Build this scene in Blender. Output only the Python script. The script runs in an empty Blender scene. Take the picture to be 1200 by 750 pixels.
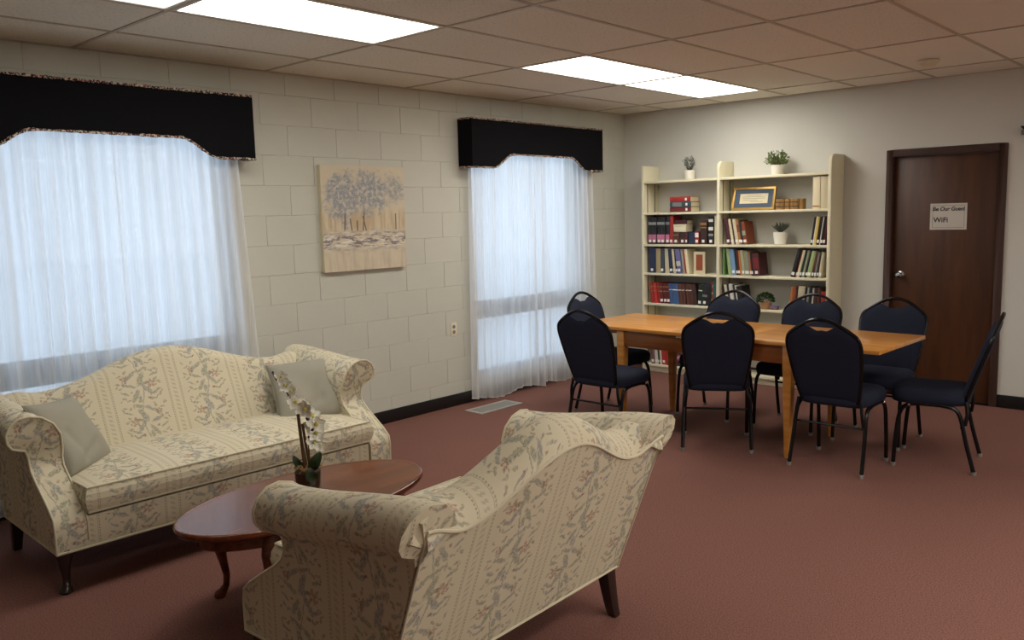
import bpy, bmesh, math, random
from mathutils import Vector, Matrix, Euler
from math import sin, cos, pi, radians, sqrt, exp, floor

random.seed(7)
SC = bpy.context.scene
COL = SC.collection

# ------------------------------------------------------------------ camera
CAM = (5.0959, -7.344, 1.5925)
YAW, PITCH, ROLL, FPX = -0.7414, -0.124, -0.025, 988.0
f_ = Vector((sin(YAW)*cos(PITCH), cos(YAW)*cos(PITCH), sin(PITCH)))
r_ = Vector((cos(YAW), -sin(YAW), 0)); u_ = r_.cross(f_)
r2 = r_*cos(ROLL) + u_*sin(ROLL); u2 = -r_*sin(ROLL) + u_*cos(ROLL)
cam_d = bpy.data.cameras.new('camera'); cam = bpy.data.objects.new('camera', cam_d)
COL.objects.link(cam)
cam.matrix_world = Matrix(((r2.x, u2.x, -f_.x, CAM[0]), (r2.y, u2.y, -f_.y, CAM[1]),
                           (r2.z, u2.z, -f_.z, CAM[2]), (0, 0, 0, 1)))
cam_d.sensor_width = 36.0; cam_d.lens = FPX/1200*36; cam_d.clip_start = .05; cam_d.clip_end = 300
SC.camera = cam

# ------------------------------------------------------------------ light and exposure
SKY = 1.5            # overcast daylight outside
TUBE = 11.3           # ceiling panels
w = bpy.data.worlds.new('sky'); SC.world = w; w.use_nodes = True
bgn = w.node_tree.nodes['Background']
bgn.inputs['Color'].default_value = (.69, .835, 1.0, 1); bgn.inputs['Strength'].default_value = SKY
vs = SC.view_settings
vs.view_transform = 'Standard'; vs.look = 'None'; vs.gamma = 1.0; vs.exposure = 0.0
vs.use_curve_mapping = False
SC.display_settings.display_device = 'sRGB'

H = 2.582             # ceiling height
RX, RY = 9.6, -10.0   # right wall and wall behind the camera

# ------------------------------------------------------------------ materials
def srgb(r, g, b):
    def c(v):
        v /= 255.0
        return v/12.92 if v <= .04045 else ((v+.055)/1.055)**2.4
    return (c(r), c(g), c(b), 1)

MATS = {}
class NT:
    """small helper around a node tree"""
    def __init__(s, m): s.t = m.node_tree; s.n = s.t.nodes; s.l = s.t.links
    def new(s, kind, **kw):
        n = s.n.new(kind)
        for k, v in kw.items(): setattr(n, k, v)
        return n
    def set(s, n, i, v):
        if isinstance(v, bpy.types.NodeSocket): s.l.new(v, n.inputs[i])
        elif v is not None: n.inputs[i].default_value = v
    def math(s, op, a, b=None, c=None, clamp=False):
        n = s.new('ShaderNodeMath', operation=op, use_clamp=clamp)
        s.set(n, 0, a); s.set(n, 1, b); s.set(n, 2, c); return n.outputs[0]
    def vm(s, op, a, b=None):
        n = s.new('ShaderNodeVectorMath', operation=op); s.set(n, 0, a); s.set(n, 1, b)
        return n.outputs['Value'] if op in ('LENGTH', 'DOT_PRODUCT') else n.outputs[0]
    def mix(s, f, a, b):
        n = s.new('ShaderNodeMix', data_type='RGBA'); s.set(n, 0, f); s.set(n, 6, a); s.set(n, 7, b)
        return n.outputs[2]
    def noise(s, vec, scale, detail=2, rough=.5, out='Fac'):
        n = s.new('ShaderNodeTexNoise'); s.set(n, 'Vector', vec); s.set(n, 'Scale', scale)
        s.set(n, 'Detail', detail); s.set(n, 'Roughness', rough); return n.outputs[out]
    def ramp(s, f, a, b, smooth=True):
        n = s.new('ShaderNodeMapRange', interpolation_type='SMOOTHSTEP' if smooth else 'LINEAR')
        s.set(n, 0, f); s.set(n, 1, a); s.set(n, 2, b); return n.outputs[0]
    def mapping(s, vec, loc=(0, 0, 0), rot=(0, 0, 0), scale=(1, 1, 1), kind='POINT'):
        n = s.new('ShaderNodeMapping', vector_type=kind); s.set(n, 0, vec)
        n.inputs[1].default_value = loc; n.inputs[2].default_value = rot; n.inputs[3].default_value = scale
        return n.outputs[0]
    def bump(s, h, strength=.2, dist=.002):
        n = s.new('ShaderNodeBump'); s.set(n, 'Height', h); s.set(n, 'Strength', strength)
        s.set(n, 'Distance', dist); return n.outputs[0]

def base_mat(name, color, rough=.6, metal=0, spec=None):
    m = bpy.data.materials.new(name); m.use_nodes = True
    b = m.node_tree.nodes['Principled BSDF']
    b.inputs['Base Color'].default_value = color; b.inputs['Roughness'].default_value = rough
    b.inputs['Metallic'].default_value = metal
    if spec is not None: b.inputs['Specular IOR Level'].default_value = spec
    MATS[name] = m
    return m, NT(m), b

def plain(name, color, rough=.6, metal=0, var=.08, scale=30, spec=None, bump=0):
    m, t, b = base_mat(name, color, rough, metal, spec)
    co = t.new('ShaderNodeTexCoord').outputs['Object']
    n = t.noise(co, scale, 3)
    d = tuple(c*(1-var) for c in color[:3])+(1,); e = tuple(min(1, c*(1+var)) for c in color[:3])+(1,)
    t.l.new(t.mix(n, d, e), b.inputs['Base Color'])
    if bump: t.l.new(t.bump(n, bump, .002), b.inputs['Normal'])
    return m

def carpet_mat():
    m, t, b = base_mat('carpet', srgb(105, 66, 60), .95, spec=.1)
    co = t.new('ShaderNodeTexCoord').outputs['Object']
    a = t.noise(co, 160, 2); c = t.noise(co, 1.1, 3); d = t.noise(co, 40, 2)
    k = t.mix(t.ramp(a, .3, .7), srgb(100, 66, 59), srgb(140, 101, 91))
    k = t.mix(t.math('MULTIPLY', c, .5), k, srgb(110, 75, 67))
    k = t.mix(t.math('MULTIPLY', t.ramp(d, .4, .7), .3), k, srgb(124, 86, 77))
    t.l.new(k, b.inputs['Base Color'])
    t.l.new(t.bump(a, .5, .004), b.inputs['Normal'])
carpet_mat()

def block_mat():
    m, t, b = base_mat('painted_block', srgb(196, 190, 174), .62, spec=.3)
    co = t.new('ShaderNodeTexCoord').outputs['Object']
    n = t.noise(co, 55, 4, .6); g = t.noise(co, 2.0, 2)
    t.l.new(t.mix(g, srgb(193, 192, 180), srgb(200, 199, 187)), b.inputs['Base Color'])
    t.l.new(t.bump(n, .25, .002), b.inputs['Normal'])
block_mat()
plain('painted_mortar', srgb(194, 193, 181), .7)
plain('drywall', srgb(205, 204, 196), .7, var=.015, scale=6, bump=.05)
plain('baseboard_black', srgb(18, 16, 17), .45, var=.1)

def tile_mat(name, pits):
    m, t, b = base_mat(name, srgb(214, 204, 188), .9, spec=.1)
    co = t.new('ShaderNodeTexCoord').outputs['Object']
    rnd = t.new('ShaderNodeObjectInfo').outputs['Random']
    n = t.noise(co, 70, 3, .7); v = t.noise(co, 190, 2)
    pit = t.ramp(n, .56, .66)
    col = t.mix(rnd, srgb(228, 222, 208), srgb(236, 230, 217))
    col = t.mix(t.math('MULTIPLY', pit, pits), col, srgb(165, 152, 132))
    t.l.new(col, b.inputs['Base Color'])
    h = t.math('SUBTRACT', t.math('MULTIPLY', v, .3), pit)
    t.l.new(t.bump(h, .5*pits+.1, .003), b.inputs['Normal'])
tile_mat('ceiling_tile', .55); tile_mat('ceiling_tile_smooth', .14)
plain('ceiling_grid', srgb(188, 176, 156), .5, var=.03)

def emit_mat(name, color, strength):
    m = bpy.data.materials.new(name); m.use_nodes = True; t = m.node_tree
    for n in list(t.nodes): t.nodes.remove(n)
    o = t.nodes.new('ShaderNodeOutputMaterial'); e = t.nodes.new('ShaderNodeEmission')
    e.inputs[0].default_value = color; e.inputs[1].default_value = strength
    t.links.new(e.outputs[0], o.inputs[0]); MATS[name] = m
emit_mat('diffuser', (1.0, .955, .87, 1), TUBE)
emit_mat('diffuser_dim', (1.0, .955, .87, 1), TUBE*.3)   # panel output lowered on purpose to darken the carpet below
plain('fixture_white', srgb(225, 222, 214), .4, var=.02)

def sheer_mat():
    m = bpy.data.materials.new('sheer'); m.use_nodes = True; t = NT(m)
    for n in list(t.n): t.n.remove(n)
    o = t.new('ShaderNodeOutputMaterial')
    tr = t.new('ShaderNodeBsdfTransparent'); tr.inputs[0].default_value = (1, 1, 1, 1)
    tl = t.new('ShaderNodeBsdfTranslucent'); tl.inputs[0].default_value = (.95, .95, .95, 1)
    df = t.new('ShaderNodeBsdfDiffuse'); df.inputs[0].default_value = (.9, .89, .87, 1)
    co = t.new('ShaderNodeTexCoord').outputs['Object']
    n = t.noise(t.mapping(co, scale=(1, 60, 1.5)), 3, 2); n_ = t.noise(t.mapping(co, scale=(1, 11, .35)), 1.6, 3)
    fac = t.math('ADD', t.math('MULTIPLY', t.ramp(n, .2, .8), .12), t.math('MULTIPLY_ADD', t.ramp(n_, .32, .66), .22, .58))
    m1 = t.new('ShaderNodeMixShader'); m1.inputs[0].default_value = .35
    t.l.new(tl.outputs[0], m1.inputs[1]); t.l.new(df.outputs[0], m1.inputs[2])
    m2 = t.new('ShaderNodeMixShader'); t.l.new(fac, m2.inputs[0])
    t.l.new(tr.outputs[0], m2.inputs[1]); t.l.new(m1.outputs[0], m2.inputs[2])
    t.l.new(m2.outputs[0], o.inputs[0]); MATS['sheer'] = m
sheer_mat()
plain('valance_navy', srgb(15, 15, 19), .9, var=.2, scale=200, spec=.15)

def speckle_mat():
    m, t, b = base_mat('floral_cord', (.1, .1, .1, 1), .8)
    co = t.new('ShaderNodeTexCoord').outputs['Object']
    v = t.new('ShaderNodeTexVoronoi'); t.set(v, 'Vector', co); t.set(v, 'Scale', 130)
    s = t.new('ShaderNodeSeparateColor'); t.l.new(v.outputs['Color'], s.inputs[0])
    a = t.mix(t.math('GREATER_THAN', s.outputs[0], .45), srgb(24, 22, 30), srgb(206, 194, 172))
    a = t.mix(t.math('GREATER_THAN', s.outputs[1], .8), a, srgb(150, 74, 66))
    t.l.new(a, b.inputs['Base Color'])
speckle_mat()
plain('rail_grey', srgb(104, 112, 124), .5)
plain('aluminium', srgb(168, 172, 178), .4, .3, var=.05)

def glass_mat(name, tint=(1, 1, 1, 1)):
    m = bpy.data.materials.new(name); m.use_nodes = True; t = NT(m)
    for n in list(t.n): t.n.remove(n)
    o = t.new('ShaderNodeOutputMaterial'); tr = t.new('ShaderNodeBsdfTransparent'); tr.inputs[0].default_value = tint
    g = t.new('ShaderNodeBsdfGlossy'); g.inputs['Roughness'].default_value = .02
    mx = t.new('ShaderNodeMixShader'); mx.inputs[0].default_value = .06
    t.l.new(tr.outputs[0], mx.inputs[1]); t.l.new(g.outputs[0], mx.inputs[2]); t.l.new(mx.outputs[0], o.inputs[0])
    MATS[name] = m
glass_mat('window_glass', (.96, .98, 1, 1)); glass_mat('vase_glass', (.93, .95, .95, 1))

def fabric_mat():
    """cream damask: vines of leaves and roses between pairs of dotted stripes (uv is in metres)"""
    m, t, b = base_mat('floral_fabric', srgb(206, 197, 170), .85, spec=.15)
    uv = t.new('ShaderNodeUVMap', uv_map='UVMap').outputs[0]
    wv = t.noise(uv, 62, 3, out='Color')
    warp = t.vm('MULTIPLY', t.vm('SUBTRACT', wv, (.5, .5, .5)), (.024, .024, 0))
    p = t.vm('ADD', uv, warp)
    sp = t.new('ShaderNodeSeparateXYZ'); t.l.new(p, sp.inputs[0])
    s0 = t.new('ShaderNodeSeparateXYZ'); t.l.new(uv, s0.inputs[0])
    PU, PV = .37, .40
    u = t.math('SUBTRACT', t.math('FLOORED_MODULO', sp.outputs[0], PU), PU/2)
    ur = t.math('SUBTRACT', t.math('FLOORED_MODULO', s0.outputs[0], PU), PU/2)
    v = t.math('FLOORED_MODULO', sp.outputs[1], PV)
    half = t.math('GREATER_THAN', v, PV/2)
    um = t.math('MULTIPLY', u, t.math('MULTIPLY_ADD', half, -2, 1))
    vm_ = t.math('FLOORED_MODULO', sp.outputs[1], PV/2)
    cb = t.new('ShaderNodeCombineXYZ'); t.l.new(um, cb.inputs[0]); t.l.new(vm_, cb.inputs[1])
    q = cb.outputs[0]
    leaf = [(-.030, .040, 55, .042, .013), (.035, .070, -50, .046, .014), (-.052, .098, -20, .038, .010),
            (.012, .130, 62, .048, .016), (-.030, .160, 35, .038, .011), (.070, .045, 25, .030, .008),
            (-.085, .060, -30, .026, .007), (.090, .150, 15, .028, .007), (-.012, .018, 80, .026, .011),
            (.024, .182, 20, .034, .009), (-.062, .138, 70, .028, .008), (.052, .016, -15, .028, .007), (.030, .104, 10, .030, .010)]
    sprig = [(.080, .020, 40, .015, .006), (.100, .034, 70, .014, .006), (.098, .062, 0, .015, .006), (.112, .048, 35, .012, .005),
             (-.100, .090, 30, .015, .006), (-.082, .112, 75, .014, .006), (-.108, .118, -20, .015, .006), (-.118, .100, 50, .012, .005),
             (.075, .172, -35, .015, .006), (.100, .180, 10, .014, .006), (-.070, .020, 15, .016, .006), (.112, .168, 60, .012, .005),
             (-.092, .034, -30, .014, .006), (-.060, .180, 60, .015, .007), (-.095, .160, 20, .016, .006), (-.110, .020, 40, .013, .005),
             (.055, .185, 80, .014, .006), (-.112, .185, -50, .014, .006), (.104, .104, -30, .015, .006), (.090, .122, 40, .014, .006)]
    rose = []
    for cx, cy, rr in ((.062, .100, .016), (-.074, .142, .011)):
        for k in range(5):
            a = k*72+20
            rose.append((cx+rr*cos(radians(a)), cy+rr*sin(radians(a)), a, rr*.85, rr*.55))
    rose += [(.088, .090, 30, .008, .006), (-.050, .062, 0, .008, .006), (.040, .020, 0, .009, .006)]
    def union(lst):
        out = None
        for cx, cy, an, a, bb in lst:
            L = t.vm('LENGTH', t.mapping(q, (cx, cy, 0), (0, 0, radians(an)), (a, bb, 1), 'TEXTURE'))
            out = L if out is None else t.math('MINIMUM', out, L)
        return out
    n2 = t.noise(uv, 180, 2)
    def mask(d): return t.ramp(d, 1.15, .6)
    stem = t.math('ABSOLUTE', t.math('SUBTRACT', um, t.math('MULTIPLY', t.math('SINE', t.math('MULTIPLY', vm_, pi/(PV/2))), .020)))
    stem = t.ramp(stem, .0045, .002)
    leafm = t.math('MAXIMUM', mask(union(leaf)), stem); sprm = mask(union(sprig)); rosem = mask(union(rose))
    # stripes: two dotted lines either side of a beaded band
    d = t.math('SUBTRACT', PU/2, t.math('ABSOLUTE', ur))
    def line(pos, wd): return t.ramp(t.math('ABSOLUTE', t.math('SUBTRACT', d, pos)), wd, wd*.45)
    dash = t.math('GREATER_THAN', t.math('SINE', t.math('MULTIPLY', s0.outputs[1], 2*pi/.013)), -.35)
    bead = t.math('GREATER_THAN', t.math('SINE', t.math('ADD', t.math('MULTIPLY', s0.outputs[1], 2*pi/.024), t.math('MULTIPLY', ur, 260))), .1)
    stripe = t.math('MAXIMUM', t.math('MULTIPLY', line(.036, .0042), dash), t.math('MULTIPLY', line(.029, .0022), .7))
    stripe = t.math('MAXIMUM', stripe, t.math('MULTIPLY', t.math('MULTIPLY', line(.0, .015), bead), .6))
    big = t.noise(uv, 6, 2)
    col = t.mix(big, srgb(202, 193, 166), srgb(210, 201, 176))
    fade = t.ramp(t.noise(uv, 120, 3, .7), .28, .68); fade = t.math('MULTIPLY_ADD', fade, .62, .12)
    col = t.mix(t.math('MULTIPLY', stripe, t.math('MULTIPLY_ADD', fade, .6, .35)), col, srgb(146, 133, 110))
    lc = t.mix(t.ramp(t.noise(uv, 14, 1), .4, .6), srgb(124, 126, 108), srgb(118, 120, 128))
    col = t.mix(t.math('MULTIPLY', sprm, t.math('MULTIPLY', fade, 1.0)), col, srgb(122, 108, 94))
    col = t.mix(t.math('MULTIPLY', leafm, t.math('MULTIPLY', fade, 1.15), clamp=True), col, lc)
    col = t.mix(t.math('MULTIPLY', rosem, t.math('MULTIPLY', fade, 1.15), clamp=True), col, srgb(146, 98, 88))
    t.l.new(col, b.inputs['Base Color'])
    wz = t.new('ShaderNodeTexNoise'); t.set(wz, 'Vector', t.mapping(uv, scale=(1, 2.5, 1))); t.set(wz, 'Scale', 900)
    t.l.new(t.bump(wz.outputs[0], .15, .001), b.inputs['Normal'])
fabric_mat()
plain('piping_cream', srgb(203, 194, 168), .8, var=.05)
plain('pillow_linen', srgb(154, 150, 136), .9, var=.05, scale=300, spec=.1, bump=.2)

def wood_mat(name, c1, c2, rough, axis=0, scale=1.0, coat=0, stretch=14):
    m, t, b = base_mat(name, c1, rough)
    co = t.new('ShaderNodeTexCoord').outputs['Object']
    sc = [stretch*scale]*3; sc[axis] = scale
    n = t.noise(t.mapping(co, scale=tuple(sc)), 1.6, 4, .6)
    n3 = t.noise(t.mapping(co, scale=tuple(x*6 for x in sc)), 2, 2)
    k = t.mix(t.ramp(n, .3, .7), c1, c2); k = t.mix(t.math('MULTIPLY', n3, .3), k, c1)
    t.l.new(k, b.inputs['Base Color'])
    b.inputs['Coat Weight'].default_value = coat; b.inputs['Coat Roughness'].default_value = .04
wood_mat('oak', srgb(186, 122, 52), srgb(214, 152, 74), .32, 0, 1.0, .35)
wood_mat('oak_dark', srgb(120, 66, 24), srgb(146, 84, 34), .4, 0, 1.0, .2)
wood_mat('cherry', srgb(84, 38, 20), srgb(120, 60, 32), .16, 1, 1.0, .12)
M_ = MATS['cherry'].node_tree.nodes['Principled BSDF']; M_.inputs['Specular IOR Level'].default_value = .35
wood_mat('dark_leg', srgb(28, 14, 11), srgb(42, 22, 16), .3, 2, 2.0, .4)
wood_mat('door_wood', srgb(62, 34, 16), srgb(84, 47, 22), .45, 2, .8, 0, 9)
wood_mat('door_frame_brown', srgb(58, 34, 26), srgb(64, 38, 30), .65, 2, 2.0)
plain('navy_fabric', srgb(37, 40, 54), .95, var=.25, scale=250, spec=.1)
plain('chair_metal', srgb(34, 34, 36), .24, .7, var=.05, spec=.5)
plain('chrome', srgb(200, 200, 200), .2, 1, var=.02)
plain('glide_grey', srgb(128, 126, 120), .5)
plain('cream_paint', srgb(224, 217, 188), .45, var=.02, spec=.35)
plain('slot_dark', srgb(90, 86, 70), .6)
plain('paper', srgb(214, 203, 170), .9, var=.08, scale=400)
plain('white_label', srgb(235, 232, 225), .8, var=.02)
plain('white_pot', srgb(232, 228, 216), .4, var=.03)
plain('terracotta', srgb(176, 132, 92), .8, var=.1)
plain('soil', srgb(58, 40, 26), 1, var=.5, scale=150, bump=1)
plain('bark_chips', srgb(150, 118, 70), 1, var=.5, scale=120, bump=1)
plain('green_leaf', srgb(108, 128, 74), .55, var=.35, scale=60)
plain('dark_green_leaf', srgb(44, 76, 34), .5, var=.35, scale=60)
plain('grey_leaf', srgb(98, 104, 92), .7, var=.3, scale=60)
plain('orchid_leaf', srgb(40, 62, 34), .35, var=.2)
plain('orchid_white', srgb(252, 251, 240), .6, var=.04)
plain('orchid_centre', srgb(206, 196, 98), .6)
plain('stem_brown', srgb(92, 66, 36), .6, var=.25)
plain('bud_dark', srgb(46, 34, 34), .6)
plain('ivory_plastic', srgb(222, 212, 184), .4, var=.02)
plain('vent_metal', srgb(176, 172, 164), .45, .3, var=.05)
plain('vent_dark', srgb(104, 100, 96), .6)
plain('gold_frame', srgb(188, 150, 82), .35, .5, var=.15)
plain('mat_blue', srgb(74, 88, 104), .8)
plain('ink', srgb(44, 42, 44), .8)
plain('ink_grey', srgb(120, 120, 122), .8)
plain('sign_paper', srgb(196, 190, 180), .7, var=.03)
plain('outside_ground', srgb(238, 240, 242), .9, var=.12, scale=.6)
plain('outside_bark', srgb(150, 152, 156), .9, var=.25, scale=8)

def painting_mat():
    m, t, b = base_mat('painted_canvas', srgb(214, 204, 182), .8, spec=.2)
    uv = t.new('ShaderNodeUVMap', uv_map='UVMap').outputs[0]
    s = t.new('ShaderNodeSeparateXYZ'); t.l.new(uv, s.inputs[0]); U, V = s.outputs[0], s.outputs[1]
    n1 = t.noise(uv, 9, 4, .65); n2 = t.noise(t.mapping(uv, loc=(3, 2, 0)), 26, 3, .7)
    n3 = t.noise(t.mapping(uv, scale=(2.2, 9, 1)), 3, 4, .7); n4 = t.noise(t.mapping(uv, scale=(8, 1, 1)), 3, 3)
    col = t.mix(n1, srgb(218, 208, 186), srgb(200, 186, 158))
    warm = t.math('MULTIPLY', t.ramp(t.math('ABSOLUTE', t.math('SUBTRACT', V, .47)), .16, .03), t.ramp(n4, .35, .6))
    col = t.mix(t.math('MULTIPLY', warm, .5), col, srgb(178, 142, 96))
    # canopies: three soft crowns of blue and grey dabs
    def crown(cx, cy, rx, ry):
        L = t.vm('LENGTH', t.mapping(uv, (cx, cy, 0), (0, 0, 0), (rx, ry, 1), 'TEXTURE'))
        return t.ramp(t.math('ADD', L, t.math('MULTIPLY_ADD', n1, 2.0, -1.0)), 1.15, .6)
    cr = t.math('MAXIMUM', t.math('MAXIMUM', crown(.25, .70, .25, .26), crown(.55, .74, .26, .23)), t.math('MULTIPLY', crown(.86, .78, .17, .15), .8))
    dab = t.mix(t.ramp(n2, .4, .6), srgb(128, 140, 158), srgb(166, 164, 158))
    dab = t.mix(t.ramp(t.noise(uv, 22, 3), .48, .62), dab, srgb(196, 190, 178)); dab = t.mix(t.ramp(t.noise(uv, 55, 2), .58, .7), dab, srgb(92, 108, 140))
    col = t.mix(t.math('MULTIPLY', cr, .82), col, dab)
    # trunks
    tr = None
    for x0, v1, lean in ((.25, .55, .02), (.33, .50, -.03), (.47, .56, .03), (.50, .52, -.06), (.88, .54, .0), (.40, .48, .0)):
        dx = t.math('ABSOLUTE', t.math('SUBTRACT', U, t.math('MULTIPLY_ADD', t.math('SUBTRACT', V, .4), lean*4, x0)))
        k = t.math('MULTIPLY', t.ramp(dx, .012, .004), t.math('MULTIPLY', t.math('LESS_THAN', V, v1), t.math('GREATER_THAN', V, .38)))
        tr = k if tr is None else t.math('MAXIMUM', tr, k)
    col = t.mix(t.math('MULTIPLY', tr, .75), col, srgb(86, 72, 70))
    # water line and reflections
    band = t.ramp(t.math('ABSOLUTE', t.math('SUBTRACT', t.math('ADD', V, t.math('MULTIPLY', n1, .08)), .325)), .13, .02)
    col = t.mix(t.math('MULTIPLY', band, t.ramp(n3, .45, .56)), col, srgb(128, 120, 124))
    col = t.mix(t.math('MULTIPLY', band, t.ramp(t.noise(t.mapping(uv, loc=(1, 5, 0), scale=(2, 10, 1)), 3, 4, .7), .5, .6)), col, srgb(226, 222, 214))
    low = t.math('MULTIPLY', t.ramp(V, .26, .16), t.ramp(n4, .4, .65))
    col = t.mix(t.math('MULTIPLY', low, .4), col, srgb(176, 160, 148))
    t.l.new(col, b.inputs['Base Color'])
    t.l.new(t.bump(n2, .2, .002), b.inputs['Normal'])
painting_mat()
M = MATS

# ------------------------------------------------------------------ object helpers
def tag(o, label=None, cat=None, group=None, kind=None):
    if label: o['label'] = label
    if cat: o['category'] = cat
    if group: o['group'] = group
    if kind: o['kind'] = kind
    return o
def link(o, parent=None):
    COL.objects.link(o)
    if parent is not None: o.parent = parent
    return o
def empty(name, loc=(0, 0, 0), rz=0, label=None, cat=None, group=None):
    o = bpy.data.objects.new(name, None); o.location = loc; o.rotation_euler = (0, 0, rz)
    o.empty_display_size = .1
    return tag(link(o), label, cat, group)

class MB:
    """collects geometry with optional uv, builds one mesh object"""
    def __init__(s): s.v = []; s.f = []; s.uv = []; s.mi = []
    def face(s, idx, uv=None, mi=0): s.f.append(tuple(idx)); s.uv.append(uv); s.mi.append(mi)
    def add(s, verts): k = len(s.v); s.v.extend(tuple(v) for v in verts); return k
    def box(s, x0, x1, y0, y1, z0, z1, mi=0):
        k = s.add([(x0, y0, z0), (x1, y0, z0), (x1, y1, z0), (x0, y1, z0), (x0, y0, z1), (x1, y0, z1), (x1, y1, z1), (x0, y1, z1)])
        for q in ((0, 3, 2, 1), (4, 5, 6, 7), (0, 1, 5, 4), (1, 2, 6, 5), (2, 3, 7, 6), (3, 0, 4, 7)):
            s.face([k+i for i in q], mi=mi)
    def obox(s, o, ax, ay, az, mi=0):
        """box from corner o spanned by three vectors"""
        o, ax, ay, az = map(Vector, (o, ax, ay, az))
        k = s.add([o, o+ax, o+ax+ay, o+ay, o+az, o+ax+az, o+ax+ay+az, o+ay+az])
        for q in ((0, 3, 2, 1), (4, 5, 6, 7), (0, 1, 5, 4), (1, 2, 6, 5), (2, 3, 7, 6), (3, 0, 4, 7)):
            s.face([k+i for i in q], mi=mi)
    def tube(s, pts, rad, n=8, closed=False, caps=True, flat=1.0):
        pts = [Vector(p) for p in pts]; N = len(pts)
        rads = rad if isinstance(rad, (list, tuple)) else [rad]*N
        T = []
        for i in range(N):
            a = pts[(i-1) % N] if (closed or i > 0) else pts[i]; b = pts[(i+1) % N] if (closed or i < N-1) else pts[i]
            d = b-a; T.append(d.normalized() if d.length > 1e-9 else Vector((0, 0, 1)))
        ref = Vector((0, 0, 1)) if abs(T[0].z) < .9 else Vector((1, 0, 0))
        nrm = (ref - T[0]*ref.dot(T[0])).normalized(); rings = []
        for i in range(N):
            if i: nrm = (nrm - T[i]*nrm.dot(T[i])).normalized()
            bi = T[i].cross(nrm)
            rings.append(s.add([pts[i] + (nrm*cos(2*pi*k/n)*flat + bi*sin(2*pi*k/n))*rads[i] for k in range(n)]))
        for i in range(N if closed else N-1):
            a, b = rings[i], rings[(i+1) % N]
            for k in range(n): s.face([a+k, a+(k+1) % n, b+(k+1) % n, b+k])
        if caps and not closed:
            s.face([rings[0]+k for k in range(n)][::-1]); s.face([rings[-1]+k for k in range(n)])
    def lathe(s, prof, n=24, c=(0, 0, 0), sx=1, sy=1):
        rings = []
        for r, z in prof:
            rings.append(s.add([(c[0]+r*sx*cos(2*pi*k/n), c[1]+r*sy*sin(2*pi*k/n), c[2]+z) for k in range(n)]))
        for a, b in zip(rings, rings[1:]):
            for k in range(n): s.face([a+k, a+(k+1) % n, b+(k+1) % n, b+k])
        if prof[0][0] > 1e-6: s.face([rings[0]+k for k in range(n)][::-1])
        if prof[-1][0] > 1e-6: s.face([rings[-1]+k for k in range(n)])
    def grid(s, P, uvf=None, closed_u=False):
        """P[i][j] points; quads between; uvf(i,j)->uv"""
        ni, nj = len(P), len(P[0]); k = s.add([p for row in P for p in row])
        for i in range(ni if closed_u else ni-1):
            for j in range(nj-1):
                i2 = (i+1) % ni
                q = [(i, j), (i2, j), (i2, j+1), (i, j+1)]
                uv = [uvf(i if a != i2 or not closed_u else i+1, b) if closed_u else uvf(a, b) for a, b in q] if uvf else None
                s.face([k+a*nj+b for a, b in q], uv)
        return k
    def prism(s, outline, y0, y1, axis='y'):
        """extrude 2D outline (a,b) between two offsets along an axis"""
        def P(a, b, d): return {'y': (a, d, b), 'x': (d, a, b), 'z': (a, b, d)}[axis]
        n = len(outline); k = s.add([P(a, b, y0) for a, b in outline] + [P(a, b, y1) for a, b in outline])
        s.face([k+i for i in range(n)]); s.face([k+n+i for i in range(n)][::-1])
        for i in range(n): s.face([k+i, k+n+i, k+n+(i+1) % n, k+(i+1) % n])
    def mesh(s, name, mats, smooth=False, bevel=0, seg=2, recalc=True, angle=None):
        me = bpy.data.meshes.new(name); me.from_pydata(s.v, [], s.f)
        if any(u is not None for u in s.uv):
            L = me.uv_layers.new(name='UVMap'); i = 0
            for fc, uv in zip(s.f, s.uv):
                for j in range(len(fc)):
                    if uv is not None: L.data[i].uv = uv[j]
                    i += 1
        for m in (mats if isinstance(mats, (list, tuple)) else [mats]): me.materials.append(M[m])
        for p_, mi in zip(me.polygons, s.mi): p_.material_index = mi
        if recalc or bevel:
            bm = bmesh.new(); bm.from_mesh(me)
            if bevel:
                bmesh.ops.remove_doubles(bm, verts=bm.verts, dist=1e-5)
                es = [e for e in bm.edges if len(e.link_faces) == 2 and e.calc_face_angle(0) > .6]
                bmesh.ops.bevel(bm, geom=es, offset=bevel, segments=seg, affect='EDGES', profile=.5, clamp_overlap=True)
            if recalc: bmesh.ops.recalc_face_normals(bm, faces=bm.faces)
            bm.to_mesh(me); bm.free()
        if smooth or bevel:
            me.polygons.foreach_set('use_smooth', [True]*len(me.polygons))
            me.set_sharp_from_angle(angle=radians(angle if angle else 40))
        return me
    def build(s, name, mats, parent=None, **kw):
        return link(bpy.data.objects.new(name, s.mesh(name, mats, **kw)), parent)

def boxobj(name, dims, mat, parent=None, bevel=.004, seg=2):
    m = MB(); m.box(*dims); return m.build(name, mat, parent, bevel=bevel, seg=seg)
def obj_from(me, name, parent=None, loc=(0, 0, 0), rot=None):
    o = bpy.data.objects.new(name, me); o.location = loc
    if rot: o.rotation_euler = rot
    return link(o, parent)
def copy_tree(o, parent=None):
    c = o.copy(); COL.objects.link(c); c.parent = parent
    for ch in list(o.children): copy_tree(ch, c)
    return c
def smooth(a, b, x):
    t = min(1, max(0, (x-a)/(b-a))); return t*t*(3-2*t)

# ================================================================== STRUCTURE
# floor
m = MB(); m.box(-.02, RX, RY, .02, -.08, 0); tag(m.build('floor', 'carpet'), 'plum brown carpet covering the floor', kind='structure')

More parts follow.
